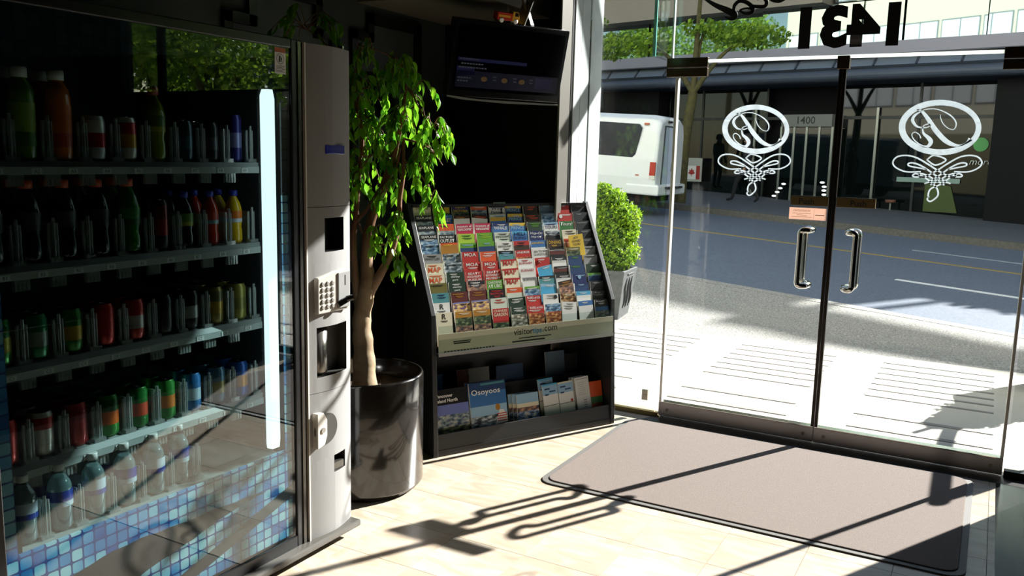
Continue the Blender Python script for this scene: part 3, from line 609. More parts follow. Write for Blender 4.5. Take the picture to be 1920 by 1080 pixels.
lp = vc(MB().prism([(2.238, 0.400), (2.275, 0.408), (2.288, 0.44), (2.288, 0.50), (2.270, 0.528), (2.238, 0.530)], -2.02, -1.985, axis='x'), 'lock_plate', mat('light trim', 'c9c4bb'), bevel=0.002)
MB().lathe([(0.010, 0), (0.010, 0.004)], 14).build('lock_barrel', STEEL, lp, rot=(0, R(90), 0), loc=(-1.985, 2.265, 0.465))
vc(MB().box(-2.05, -2.005, 2.345, 2.40, 0.287, 0.315), 'return_flap', mat('flap chrome', '77746e', rough=0.2, metal=0.8), bevel=0.003)
vp(MB().box(-2.12, -2.00, 1.10, 2.445, 0.035, 0.060), 'base_plinth', mat('grey plinth', '55524d', rough=0.4), bevel=0.006)
foot = MB().lathe([(0.018, 0), (0.018, 0.012), (0.010, 0.014), (0.010, 0.05)], 14)
for y in (1.18, 2.36): vp(MB().lathe([(0.018, 0), (0.018, 0.012), (0.010, 0.014), (0.010, 0.05)], 14, c=(-2.09, y, 0)), 'foot', mat('brass foot', '8b7a55', rough=0.4, metal=0.7))
for y in (1.18, 2.36): vp(MB().lathe([(0.018, 0), (0.018, 0.012), (0.010, 0.014), (0.010, 0.08)], 14, c=(-2.78, y, 0)), 'foot', MC['brass foot'])
vp(MB().tube([(-2.05, 2.40, 1.80), (-2.05, 2.40, 1.812)], 0.012, 10), 'cap_bolt', STEEL)
# warning notice on the glass
ws = vp(MB().box(-2.046, -2.0452, 2.078, 2.126, 1.690, 1.772), 'warning_notice', WHITE)
MB().box(-2.0452, -2.0449, 2.078, 2.126, 1.757, 1.772).build('notice_band', mat('notice orange', 'b5603a', rough=0.5), ws)
ci = MB(); a_ = np.linspace(0, 2*PI, 25); ci.tube([(-2.0449, 2.102 + 0.016*math.cos(t), 1.737 + 0.016*math.sin(t)) for t in a_], 0.0007, 4)
ci.prism([(2.094, 1.727), (2.101, 1.727), (2.103, 1.746), (2.097, 1.748)], -2.0452, -2.0446, axis='x'); ci.prism([(2.104, 1.728), (2.107, 1.728), (2.106, 1.738), (2.110, 1.730), (2.109, 1.742), (2.105, 1.742)], -2.0452, -2.0446, axis='x')
for q in range(5): ci.box(-2.0452, -2.0447, 2.083, 2.121 - 0.006*(q % 2), 1.714 - q*0.0045, 1.7152 - q*0.0045)
ci.build('notice_pictogram', INK, ws)

# ---------------------------------------------------------------- drinks
def cm(name, col, **k): return mat('drink ' + name, col, **k)
ALU = mat('aluminium', 'c9c9c6', rough=0.25, metal=1.0)
def can(cols, slim=False, tall=1.0):
    r = 0.0265 if slim else 0.0325; h = 0.122*tall if not slim else 0.15
    prof = [(r*0.80, 0), (r, 0.010), (r, h*0.30), (r, h*0.62), (r, h-0.014), (r*0.84, h-0.002), (r*0.86, h)]
    m = [cm(c, c, rough=0.28, metal=0.35) for c in cols]; mats = [0, 0, 1, 2 % len(m), 0, 0]
    if len(m) == 2: mats = [0, 0, 1, 0, 0, 0]
    if len(m) == 1: mats = [0]*6
    return (MB().lathe(prof, 20, mats=mats), m, MB().lathe([(r*0.86, h), (r*0.80, h-0.002), (r*0.78, h-0.006), (0.002, h-0.006)], 20).tube([(-0.004, 0, h-0.004), (0.010, 0, h-0.003)], 0.006, 6), h)
def make_can(label, cols, loc, group, **k):
    t = thing('drink_can', label, 'can', loc, (0, 0, random.uniform(-0.6, 0.6)), group)
    b, m, lid, h = can(cols, **k); b.build('can_body', m, t); lid.build('lid', ALU, t); return t
def make_bottle(label, kind, liquid, capc, labc, loc, group, s=1.0):
    t = thing(kind, label, 'bottle', loc, (0, 0, 0), group)
    if kind == 'juice_bottle': H, r = 0.235, 0.034; prof = [(r*.9, 0), (r, .008), (r, .10), (r, .165), (r*.9, .185), (r*.62, .200), (.0175, .206), (.0175, .212)]; cap = [(.0205, .208), (.0205, .232), (.019, .235)]; lz = (.035, .145)
    elif kind == 'soda_bottle': H, r = 0.215, 0.034; prof = [(r*.85, 0), (r, .012), (r, .045), (r*.90, .065), (r, .09), (r, .135), (r*.85, .160), (r*.5, .182), (.013, .190), (.013, .198)]; cap = [(.0175, .192), (.0175, .212), (.016, .215)]; lz = (.085, .132)
    else: H, r = 0.185, 0.0325; prof = [(r*.85, 0), (r, .010), (r*.93, .04), (r, .065), (r, .115), (r*.95, .130), (r*.6, .152), (.0125, .162), (.0125, .170)]; cap = [(.0145, .164), (.0145, .181), (.0135, .183)]; lz = (.068, .112)
    S_ = lambda L: [(a*s, b*s) for a, b in L]
    MB().lathe(S_(prof), 20).build('bottle_body', liquid, t)
    MB().lathe(S_(cap), 18).build('cap', capc, t)
    if labc: MB().lathe(S_([(r*1.012, lz[0]), (r*1.012, (lz[0]*2+lz[1])/3), (r*1.012, lz[1])]), 20, mats=[0, 1], cap0=False, cap1=False).build('label_sleeve', [cm(c, c, rough=0.4) for c in labc], t)
    return t
def liq(c): return mat('liquid ' + c, c, rough=0.12, spec=0.6)
WAT = glass('water bottle', 'c9d8d8', 1.4, 0.04, (0.12, 1.0)); WIN = mat('water', 'a9bcbd', rough=0.15, trans=1)
CAPW, CAPO, CAPB = mat('white cap', 'dcdcd6', rough=0.45), mat('orange cap', 'd5501c', rough=0.45), mat('blue cap', '2233a8', rough=0.45)
def lx(r): return -2.157 - r
A = [None, ('green-yellow juice bottle with white cap', 'juice_bottle', '5f8f1c', CAPW, ('3d6d1a', '87a83a')), ('orange juice bottle with white cap', 'juice_bottle', 'e07a1c', CAPW, ('b8401c', 'd9691c')),
     ('silver can with red swirl', ['b9bcc0', 'b3202a', 'd9d6cf']), ('white can with red and gold bands', ['c9c6bd', 'c08a2c', 'b3202a']),
     ('yellow-green soft drink bottle', 'soda_bottle', '7f8f22', mat('red cap', 'a52a20', rough=0.45), ('a9a83a', '4a6a1c')),
     ('dark teal can', ['1c3a44', '2d5a66']), ('black can with grey band', ['191b1f', '4a4f55']), ('slim violet-blue can', ['2c2a72', '7d7fae'])]
second = {}
nth = lambda r_, n: 'tag %s%d' % (r_, n)
GR = {'A': 'drinks on the top shelf', 'B': 'drinks on the second shelf', 'C': 'drinks on the third shelf', 'D': 'drinks on the fourth shelf', 'E': 'water bottles on the bottom shelf'}
def stock(r_, n, spec, depth=0):
    z = ZS[r_] + 0.002; where = 'above ' + nth(r_, n) if depth == 0 else 'second in line above ' + nth(r_, n)
    if isinstance(spec[1], list):
        slim = spec[0].startswith('slim'); r = 0.0265 if slim else 0.0325
        make_can(spec[0] + ' ' + where, spec[1], (lx(r) - depth*0.069, lane(n), z), GR[r_], slim=slim)
    else:
        make_bottle(spec[0] + ' ' + where, spec[1], liq(spec[2]), spec[3], spec[4], (lx(0.034) - depth*0.072, lane(n), z), GR[r_], s=spec[5] if len(spec) > 5 else 1.0)
A[0] = ('pale juice bottle with white cap', 'juice_bottle', '9a9a6a', CAPW, ('6d7a4a', 'a9a87a'))
DKS = ('dark cola bottle with orange cap', 'soda_bottle', '0c0a0a', CAPO, ('141518', '2a2c30'))
B = [DKS, DKS, DKS, DKS, ('green soft drink bottle with orange cap', 'soda_bottle', '1f6a1c', CAPO, ('14481a', '2c7a2a')), ('slim black can with red side', ['141215', '8f2a24', '6a1f1f']),
     ('dark sports bottle with blue cap', 'soda_bottle', '15161a', CAPB, ('9aa83a', '5f8a3a'), .8), ('red sports bottle with blue cap', 'soda_bottle', 'b3301c', CAPB, ('7fa0a8', 'a8351f'), .8), ('yellow sports bottle with blue cap', 'soda_bottle', 'd9b21c', CAPB, ('c9d3e2', 'd9741c'), .8)]
Cc = [('green can with yellow edge', ['2c8a2a', 'b9b43a', '1f6a2a']), ('emerald green can', ['1c7a4a', '8f9a92', '1c7a4a']), ('leaf green can with gold patch', ['2c7a22', 'b9982c', '2c7a22']), ('bright red can', ['b8201c', 'b8201c', 'c9302a']),
      ('red and silver can', ['a9261f', 'b3aaa4', 'a9261f']), ('black can', ['141517', '2a2c2e']), ('black and silver can', ['191a1c', '9aa09c', '191a1c']), ('tan and gold can', ['8a7a3a', 'a98a2c', '5a5a3a']), ('dull yellow can', ['8f8a3f', '77743a'])]
Dd = [('scarlet can', ['c0281c', 'c0281c']), ('white can with red ring', ['b3b0aa', 'c9c6bf', 'b3302a']), ('dark red can', ['a81f1f', 'a81f1f', '8a1a1c']), ('green can with orange badge', ['2a7a2c', 'c9601f', '1c5a22']), ('deep green can with red badge', ['1f6a2a', 'b8482a', '1f6a2a']),
      ('mid green can with orange band', ['2c7a2f', 'c0702a', '2c7a2f']), ('blue can with white stripe', ['2a6aa0', 'a9c3d0', '2a6aa0']), ('pale blue can with gold band', ['4f7a94', 'a9985a', '4f7a94']), ('blue can with orange stripe', ['1f4f9a', 'c98a3a', '1f4f9a'])]
for r_, L in (('A', A), ('B', B), ('C', Cc), ('D', Dd)):
    for n in range(1, 10):
        stock(r_, n, L[n-1])
        if r_ != 'A' or n in (2, 4, 5, 7, 8): stock(r_, n, L[n-1], 1)
        elif n == 3: stock('A', 3, ('red-orange juice bottle with white cap', 'juice_bottle', 'c8501a', CAPW, ('a8281c', 'c8501a')), 1)
for n in range(1, 7):
    for dpt in (0, 1):
        if n == 6 and dpt: continue
        t = make_bottle(('clear water bottle with blue label, front of bottom shelf, ' if dpt == 0 else 'clear water bottle behind another on the bottom shelf, ') + ['first', 'second', 'third', 'fourth', 'fifth', 'sixth'][n-1] + ' from the mosaic strip', 'water_bottle', WAT, CAPW,
                    ('22358a', 'b9c6d0') if n % 2 else ('b9c6d0', '22358a'), (-2.135 - dpt*0.075 - (0.01 if n == 6 else 0), 1.175 + 0.0995*n - 0.035, ZS['E'] + 0.002), GR['E'])
        MB().lathe([(0.026, 0.003), (0.0305, .011), (0.0285, .04), (0.0305, .066), (0.0305, .118), (0.028, .130), (.018, .148)], 18).build('water', leafmat('water fill', 'bccfd0', 'c9d8d8', 0.2, 0.5), t)
# ---------------------------------------------------------------- brochure rack (local x along the front, y back, z up)
RA = R(62.74); RO = Vector((-2.224, 3.299, 0)); RW = 1.0762
rack = thing('brochure_rack', 'charcoal sloping brochure rack with twelve tiers above an open lower bin', 'display rack', RO, (0, 0, RA))
RM = Matrix.Translation(RO) @ Matrix.Rotation(RA, 4, 'Z')
prof = [(0.0, 0.0), (0.33, 0.0), (0.33, 1.16), (0.325, 1.205), (0.305, 1.205), (0.062, 0.735), (0.040, 0.69), (0.0, 0.06)]
RKM = mat('rack laminate', '24272a', rough=0.42, spec=0.45)
for x in (-0.026, RW): MB().prism(prof, x, x + 0.026, axis='x').build('side_panel', RKM, rack, bevel=0.003)
MB().box(0, RW, 0.315, 0.33, 0.03, 1.185).build('back_panel', RKM, rack)
MB().box(0, RW, 0.29, 0.33, 1.185, 1.198).build('top_rail', RKM, rack)
MB().box(0, RW, 0.004, 0.315, 0.0, 0.03).build('bin_floor', RKM, rack)
MB().prism([(0.004, 0.0), (0.016, 0.0), (0.028, 0.105), (0.016, 0.108)], 0, RW, axis='x').build('front_lip', RKM, rack, bevel=0.002)
MB().box(0, RW, 0.012, 0.315, 0.494, 0.508).build('middle_shelf', RKM, rack)
MB().box(0, RW, 0.008, 0.012, 0.494, 0.510).build('shelf_edge', mat('bright edge', '9d9f9c', rough=0.3, metal=0.6), rack)
MB().box(0, RW, 0.20, 0.206, 0.03, 0.26).build('bin_divider', RKM, rack)
NT = 12; LEAN = R(11)
def tier(i): return 0.300 - 0.0213*i, 1.190 - 0.0452*i      # back offset and height of the top edge of a row
for i in range(NT):
    d, z = tier(i); L = 0.19 if i < 10 else 0.165
    m_ = Matrix.Translation((0, d + 0.0035, z)) @ Matrix.Rotation(-LEAN, 4, 'X')
    MB().box(0, RW, 0.0, 0.0018, -L, -0.052, 0, m_).build('tier_plate', BLACK, rack)
    MB().box(0, RW, -0.0085, 0.0, -L, -L + 0.0015, 0, m_).build('tier_ledge', BLACK, rack)
# sign strip and clear front
sgn = MB().prism([(0.012, 0.512), (0.015, 0.512), (0.019, 0.602), (0.016, 0.602)], 0.002, RW-0.002, axis='x').build('sign_strip', mat('cream sign', 'efe7cf', rough=0.45), rack)
MB().prism([(0.0100, 0.508), (0.0115, 0.508), (0.0180, 0.640), (0.0165, 0.640)], 0.002, RW-0.002, axis='x').build('clear_front', CLEAR, rack)
BLU = mat('sign blue', '2f86b8', rough=0.5)
def sl(name, s, m, x, z, **k): return lettering(name, s, m, sgn, (x, 0.0136 + (z-0.55)*0.045 - 0.0008, z), rot=(R(-2.6), 0, 0), **k)
sl('sign_lettering', 'visitor', INK, 0.487, 0.572, h=0.030, bold=0.004); sl('sign_lettering', 'tips', BLU, 0.572, 0.567, h=0.036, bold=0.012)
sl('sign_lettering', '.com', INK, 0.652, 0.573, h=0.023, bold=0.004)
sg = MB()
for x, z, w_, h_ in ((0.56, 0.540, 0.20, .004), (0.13, 0.560, 0.10, .004), (0.13, 0.551, 0.09, .006), (0.52, 0.525, 0.20, .007)):
    y = 0.0133 + (z-0.55)*0.045; sg.box(x-w_/2, x+w_/2, y-0.001, y, z-h_/2, z+h_/2)
for q in range(16):
    x = 0.03 + q*0.018; sg.box(x, x+0.013, 0.0108, 0.0115, 0.513, 0.518)
sg.build('small_print', INK, sgn, kind='stuff')
# palette and brochures
PAL = dict(cream='d9d2b8', grey='8f9090', navy='1d2b5c', orange='d2562a', white='dcdcd8', yellow='d8b63a', blue='3a6ea8', brown='3a2a22', steel='5d7488', red='b3302c', dark='26282b',
           sky='8fb4cf', crimson='b02347', green='2f6b36', lime='a4c43c', leaf='5f9a2c', teal='4f8a90', maroon='5c2a26', olive='6a6430', black='141416', pale='c3cdbf', amber='a8762c', gold='c8a23a', lblue='4aa3cc', forest='22382a', deep='25406a', lilac='6d78b8')
PHOTOS = dict(coast=('2a3f55', '7d8f98', 'c8c4b4'), mount=('1f2c33', '6d7d86', 'd8dde0'), wood=('16201a', '3f5236', '8a8f6a'), sunset=('3a2224', 'a8582c', 'd8b070'), people=('3a2c2a', 'b58a66', 'e6d8bc'), harbour=('22405f', '5f86a6', 'c4d2d8'),
              fig=('4a3a7a', 'd0a860', 'efe2c0'), tree=('2c2a26', '8d8878', 'd8d4c8'), floral=('3a2a1c', '8a5c2a', 'd8c8a0'), city=('2c3440', '8f6a5a', 'd0a080'), lake=('1c2c48', '6f93bd', 'e0d8c4'))
def ink(c):
    if c in PHOTOS: return photo(c, PHOTOS[c])
    return mat('paper ' + c, PAL[c], rough=0.38, spec=0.4)
PAPER = mat('paper edge', 'e6e4dc', rough=0.7)
def booklet(name, label, cat, group, w_, h_, th_, bands, M_, parent=None):
    """top edge at local z=0, front face at y=-th; bands: list of (ink, height)"""
    mb = MB(); mats = [PAPER]; z = 0.0
    mb.box(-w_/2, w_/2, -th_, 0, -h_, 0, 0)
    for i, (c, hh) in enumerate(bands):
        z2 = -h_ if i == len(bands)-1 else max(-h_, z - hh)
        mats.append(ink(c)); mb.box(-w_/2, w_/2, -th_-0.0004, -th_, z2, z, i+1); z = z2
    o = mb.build(name, mats); o.matrix_world = M_; tag(o, label, cat, group); return o
ORD = ['first', 'second', 'third', 'fourth', 'fifth', 'sixth', 'seventh', 'eighth', 'ninth', 'tenth', 'eleventh', 'twelfth']
# bands / words / lettering colour / look      (~ = small print only)
ROWS = ['''cream/Seattle/green/cream leaflet with green lettering|grey:1 yellow:3 wood/TR/black/grey and yellow leaflet|navy:2.6 wood/Explore;VICTORIA/gold/navy leaflet with gold lettering|orange:2.4 coast/~/cream/orange topped photo leaflet|black:1 white:4 coast/Wild;Family/navy/white leaflet with black figure|yellow:1.6 deep/~;PRINCE/sky/yellow edged blue leaflet|brown/~;~/orange/dark brown leaflet|steel/~/sky/blue grey leaflet|red/~/white/red leaflet with white disc|dark/~/grey/dark grey leaflet
dark:3 coast/SEAPLANE/white/dark leaflet with white lettering|blue:2 deep/~;MARKET/white/blue leaflet|brown:1.6 white/~/amber/white leaflet with brown top|brown:1.7 white/~/orange/tilted white leaflet with brown top|pale:1.4 gold:2 blue/~/blue/blue leaflet with gold band|yellow:1.6 deep/~;PRINCE/sky/yellow edged blue leaflet|brown/~;~/orange/dark brown leaflet|steel:2 harbour/~/sky/blue grey leaflet|red/~/white/red leaflet with white disc|dark/~/grey/dark grey leaflet
dark:3 coast/SEAPLANE/white/dark leaflet with white lettering|orange:3.4 coast/~/navy/orange leaflet|crimson/museum of;vancouver/white/crimson leaflet|crimson/museum of;vancouver/white/crimson leaflet|navy:1.8 blue/~;WHALE/white/navy leaflet with bold white lettering|yellow:1.6 blue/~;PRINCE/sky/yellow edged blue leaflet|forest/~;~/leaf/dark green leaflet|sky:1.5 white/~;TOURS/navy/pale blue leaflet|green/Tours!/white/bright green leaflet|dark/~/grey/dark grey leaflet
dark:2.6 harbour/SEAPLANE;~/white/dark leaflet with white lettering|black/FACTORY;OUTLET/white/black leaflet with white lettering|lime/~;~/green/lime leaflet|leaf/~;~/lime/leaf green leaflet|pale/~;vancouver;~/dark/pale grey leaflet|lblue:1.4 blue/HELI;SKIING/navy/mid blue leaflet|navy/Hop-On;Hop-Off/white/navy leaflet with white script|mount:2.2 black/~;~/grey/dark photo leaflet|cream/~;~/dark/beige leaflet|dark/~/grey/dark grey leaflet
harbour/~/dark/misty blue photo leaflet|orange:1 amber/~/yellow/orange picture leaflet|leaf:2.4 deep/~/sky/green and blue leaflet|leaf:2.4 deep/~/sky/green and blue leaflet|white/~;vancouver;~/dark/white leaflet|red:2.4 brown/~;~/dark/red and brown leaflet|blue:3.6 white/ESPAÑOL/yellow/blue leaflet with yellow lettering|brown/DINING;~/gold/brown leaflet with gold lettering|orange:1 sunset/~/red/orange photo leaflet|dark/~/grey/dark grey leaflet
grey/~;WHISTLER/dark/grey leaflet with dark lettering|coast/~/dark/stormy sky photo leaflet|red/MOA/white/red leaflet with white lettering|orange/~;~/white/orange leaflet|black:1.7 teal/~;~/sky/black topped teal leaflet|red:3.6 sunset/WHISTLER/white/red leaflet with white lettering|white/SEA TO SKY;GONDOLA/dark/white leaflet with dark lettering|black:1 grey:.5 maroon:2 black/~/grey/striped black leaflet|olive:2 wood/~/cream/olive photo leaflet|grey/~/dark/grey leaflet
cream/~;MAP/orange/cream leaflet with orange lettering|mount/~/dark/mountain photo leaflet|red/MOA;~/white/red leaflet with white lettering|red/MOA;~/white/red leaflet with white lettering|red:1 cream/MAP/red/white leaflet with red lettering|white/~;BURNABY/red/white leaflet with pale lettering|red/~/white/red leaflet with white cross|dark:2 white/~;WARRIORS/white/grey and white leaflet|deep/~/leaf/deep blue leaflet|grey/~/dark/grey leaflet
cream/~;MAP/orange/cream leaflet with orange lettering|forest/~;stanley;park/white/forest green leaflet|red/BEATY;BIODIVERSITY;MUSEUM/white/red leaflet with white lettering|red/BEATY;BIODIVERSITY;MUSEUM/white/red leaflet with white lettering|red:1 cream/MAP/red/white leaflet with red lettering|white/BURNABY/red/white leaflet with pale lettering|lblue/~/white/bright blue leaflet|black:1 maroon:2 black/~/grey/striped black leaflet|deep:5 navy/~/leaf/deep blue leaflet|forest/~/white/dark green leaflet
olive/~/wood/olive photo leaflet|forest/~;stanley;park/white/forest green leaflet|dark:2 city/~;~/white/framed dark photo leaflet|leaf/GARDENS;AT UBC/white/leaf green leaflet|red:1 cream/MAP/red/white leaflet with red lettering|grey:1 white/BURNABY/dark/white leaflet with dark lettering|dark:1.4 teal/~;~/white/dark topped teal leaflet|dark:2 white/~;WARRIORS/white/grey and white leaflet|navy/~/sky/navy leaflet with pale oval|leaf:1.5 deep/~/sky/green and blue leaflet
teal/~;~/deep/teal leaflet|maroon/~;~/amber/maroon leaflet|maroon/~;~/amber/maroon leaflet|black/~;TROPICAL;~/red/black leaflet with red lettering|orange:2.6 pale/~/white/orange topped white leaflet|leaf:1.4 harbour/~/white/green and blue leaflet|sky:1.5 lblue/~/white/bright blue leaflet|brown:2 city/~;~/amber/brown photo leaflet|navy:1.5 deep/~/sky/navy leaflet|dark/~/grey/dark leaflet
white/R;~/dark/white card with a letter|lilac:.6 fig/~/dark/picture leaflet with seated figures|lilac:.6 fig/~/dark/picture leaflet with seated figures|pale/~;~/red/pale green leaflet|forest/~;~/white/dark green leaflet|red/TASTES of ASIA;~/white/red leaflet with white lettering|white/~;~/grey/white leaflet with black seal|floral/~/cream/brown floral leaflet|lblue:2.2 white/~/white/blue and white leaflet|dark/~;~/grey/dark leaflet
cream/R;~/dark/cream card with a letter|amber:3 wood:4 city/~/cream/amber landscape leaflet|amber:3 wood:4 city/~/cream/amber landscape leaflet|red:7 wood/CHINESE;GARDEN/cream/red leaflet with cream lettering|forest:4 tree/~;~/white/dark green leaflet over bare trees|red:4 sunset/TASTES of ASIA;~/white/red leaflet with orange picture|harbour:4 sunset/~/sky/sunset photo leaflet|white/~;~;~/grey/tilted white rate card|blue:2.6 white/~/white/blue and white leaflet|dark:4 blue:2 wood/~;~/white/dark blue leaflet''']
rows = [r.split('|') for r in ROWS[0].split('\n')]
PITCH = RW/10
for i, row in enumerate(rows):
    d, z = tier(i); sk = 0
    for j, spec in enumerate(row):
        bd, words, tc, look = spec.split('/')
        if i == 10 and j == 0: sk = 0
        tilt = R(random.uniform(-1.2, 1.2)); dz = random.uniform(-0.003, 0.003)
        if look.startswith('tilted'): tilt = R(5)
        if i == 9 and j in (6, 7): tilt = R(-7 if j == 7 else 4); dz = 0.006 + 0.012*(j == 7)
        if i == 7 and j == 6: tilt = R(-9); dz = 0.004
        bands = []
        for b in bd.split():
            c, _, hh = b.partition(':'); bands.append((c, float(hh)/100 if hh else 9))
        th_ = random.uniform(0.003, 0.0075); w_ = 0.094 + random.uniform(-0.003, 0.004)
        if look.startswith(('white card', 'cream card')): w_ = 0.088
        x = PITCH*(j+0.5) + random.uniform(-0.002, 0.002); h_ = 0.185 if i < 10 else 0.16
        M_ = RM @ Matrix.Translation((x, d, z + dz)) @ Matrix.Rotation(-LEAN, 4, 'X') @ Matrix.Rotation(tilt, 4, 'Y')
        lab = look + (', %s pocket from plant, %s tier of rack' % (ORD[j], ORD[i]))
        o = booklet('brochure', lab, 'brochure', 'brochures in the sloping rack', w_, h_, th_, bands, M_)
        T = words.split(';'); zt = -0.009; f = -th_ - 0.0008; gk = MB(); ng = 0
        mt_ = ink(tc) if tc not in PHOTOS else INK
        for s in T:
            if s == '~':
                wr = w_*random.uniform(0.4, 0.75); x0 = random.uniform(-0.1, 0.1)*w_
                gk.box(x0 - wr/2, x0 + wr/2, f, f + 0.0003, zt - 0.002, zt + 0.001); gk.box(x0 - wr*.3, x0 + wr*.36, f, f + 0.0003, zt - 0.006, zt - 0.0043); ng += 1; zt -= 0.012
            else:
                big = 0.026 if s in ('MAP', 'R') else (0.018 if len(s) < 7 else 0.012)
                hh = min(big, 0.034/len(T) if len(T) > 1 and big < 0.02 else big)
                lettering('lettering', s, mt_, o, (0, f, zt - hh/2 + 0.003), w=w_*(0.86 if len(s) > 3 else 0.72 if s != 'R' else 0.25), h=hh, bold=0.012, shear=0.2 if s in ('Explore', 'Hop-On', 'Hop-Off', 'Tours!') else 0.0); zt -= hh + 0.004
        if ng: gk.build('small_print', mt_, o, kind='stuff')
        if 'disc' in look or 'seal' in look or 'oval' in look:
            MB().lathe([(0.011, 0), (0.011, 0.0004)], 16).build('printed_disc', ink('black' if 'seal' in look else ('sky' if 'oval' in look else 'white')), o, rot=(R(90), 0, 0), loc=(0.03 if 'seal' in look else (-0.028 if 'disc' in look else 0), f, -0.018))
        if 'cross' in look:
            MB().bar((-0.03, f, -0.026), (-0.012, f, -0.012), 0.005, 0.0006).bar((-0.03, f, -0.012), (-0.012, f, -0.026), 0.005, 0.0006).build('printed_cross', ink('white'), o)
        if 'figure' in look and 'black figure' in look:
            MB().prism([(0.018, -0.04), (0.026, -0.03), (0.022, -0.02), (0.030, -0.012), (0.036, -0.02), (0.033, -0.03), (0.040, -0.04)], f, f + 0.0003).build('printed_figure', INK, o)
# yellow card standing out of the fifth tier
d, z = tier(4)
o = booklet('brochure', 'yellow tour card sticking out aslant above its neighbours near the far end', 'brochure', 'brochures in the sloping rack', 0.098, 0.15, 0.002, [('yellow', 9)],
            RM @ Matrix.Translation((PITCH*8.72, d - 0.012, z + 0.022)) @ Matrix.Rotation(-LEAN, 4, 'X') @ Matrix.Rotation(R(-6), 4, 'Y'))
for q, s in enumerate(('ATV', 'GUIDED', 'TOURS')): lettering('lettering', s, INK, o, (0, -0.0028, -0.016 - q*0.018), h=0.012, bold=0.02, shear=0.25)
# little white folder above the first tier
booklet('brochure', 'small pale folder peeping above the first tier at mid rack', 'brochure', 'brochures in the sloping rack', 0.075, 0.16, 0.002, [('pale', 9)], RM @ Matrix.Translation((PITCH*4.75, 0.306, 1.206)) @ Matrix.Rotation(-LEAN*0.3, 4, 'X'))
# magazines in the lower bin
def mag(label, x, w_, h_, th_, bands, d0, z0, lean=12, tilt=0, stack=0):
    la = R(lean); M_ = RM @ Matrix.Translation((x, d0 + h_*math.sin(la), z0 + h_*math.cos(la))) @ Matrix.Rotation(-la, 4, 'X') @ Matrix.Rotation(R(tilt), 4, 'Y')
    return booklet('magazine', label, 'magazine', 'magazines in the lower bin', w_, h_, th_, bands, M_)
m1 = mag('black magazine with blue hillside picture and white title, nearest the plant', 0.105, 0.205, 0.275, 0.008, [('black', .075), ('lilac', .05), ('coast', .06), ('wood', 1)], 0.045, 0.033)
lettering('lettering', 'Vancouver', WHITE, m1, (-0.03, -0.009, -0.030), h=0.016, bold=0.02); lettering('lettering', 'Island North', WHITE, m1, (-0.015, -0.009, -0.054), h=0.017, bold=0.02)
for k in range(2):
    m2 = mag(('blue lake magazine with white title and reader in a striped top' if k == 0 else 'blue magazine just behind the one with a striped reader'), 0.325 - 0.012*k, 0.215, 0.285, 0.010, [('deep', .05), ('blue', .07), ('sky', .05), ('mount', .05), ('harbour', 1)], 0.045 + 0.016*k, 0.033)
    if k == 0:
        lettering('lettering', 'Osoyoos', WHITE, m2, (-0.012, -0.011, -0.052), w=0.17, h=0.036, bold=0.006)
        MB().box(-0.04, 0.10, -0.0108, -0.0104, -0.016, -0.006).build('title_band', ink('teal'), m2)
        fb = MB(); fb.prism([(0.03, -0.225), (0.055, -0.165), (0.06, -0.15), (0.085, -0.15), (0.10, -0.18), (0.107, -0.225)], -0.0109, -0.0105, 0)
        fb.prism([(-0.01, -0.283), (0.0, -0.25), (0.04, -0.22), (0.107, -0.215), (0.107, -0.24), (0.05, -0.25), (0.03, -0.283)], -0.0110, -0.0105, 1)
        for q in range(4): fb.box(0.045, 0.10, -0.0112, -0.0108, -0.172 - q*0.012, -0.167 - q*0.012, 2)
        fb.prism([(0.052 + 0.014*math.cos(t), -0.135 + 0.017*math.sin(t)) for t in np.linspace(0, 6.0, 12)], -0.0111, -0.0105, 3)
        fb.build('printed_reader', [ink('white'), ink('brown'), ink('red'), ink('amber')], m2)
for k in range(3):
    m3 = mag(['small lake sunset booklet at the front of its stack', 'small lake booklet second in its stack', 'small lake booklet last in its stack'][k], 0.565 - 0.018*k, 0.135, 0.195, 0.006, [('sky', .05), ('cream', .02), ('city', .022), ('lake', 1)], 0.045 + 0.013*k, 0.033)
for k, (x, lab, top) in enumerate(((0.700, 'blue and white schedule leaflet standing behind its twin', 'lblue'), (0.712, 'blue and white schedule leaflet at the front of the pair', 'lblue'), (0.815, 'white schedule leaflet with pink top and red dot', 'crimson'))):
    m4 = mag(lab, x, 0.098, 0.225 if k != 0 else 0.25, 0.004, [(top if k < 2 else 'cream', .008), ('sky', .05), ('white', .055), ('dark', .003), ('pale', 1)], 0.045 + (0.02 if k == 0 else 0.0), 0.033, tilt=-2)
    gk = MB()
    gk.box(-0.035, 0.0, -0.0052, -0.0045, -0.03, -0.022); gk.box(-0.005, 0.035, -0.0052, -0.0045, -0.045, -0.038); gk.box(-0.035, -0.012, -0.0052, -0.0045, -0.06, -0.052)
    gk.build('small_print', ink('deep'), m4, kind='stuff')
    if k == 2: MB().lathe([(0.008, 0), (0.008, 0.0005)], 14).build('printed_disc', ink('red'), m4, rot=(R(90), 0, 0), loc=(0.034, -0.0046, -0.105))
for k in range(3):
    m5 = mag(['white rate card with fine grey lines at the front of three', 'white rate card second of three', 'white rate card last of three'][k], 0.930 - 0.010*k, 0.095, 0.235, 0.0025, [('white', 1)], 0.048 + 0.012*k, 0.033, tilt=-3)
    if k == 0:
        gk = MB()
        for q in range(7): gk.box(-0.03, 0.02 - 0.004*(q % 3), -0.0036, -0.0029, -0.03 - q*0.011, -0.0285 - q*0.011)
        for q in range(6): gk.box(0.0, 0.02, -0.0036, -0.0029, -0.13 - q*0.013, -0.124 - q*0.013)
        gk.box(-0.042, 0.042, -0.0034, -0.0029, -0.012, -0.009); gk.build('small_print', ink('grey'), m5, kind='stuff')
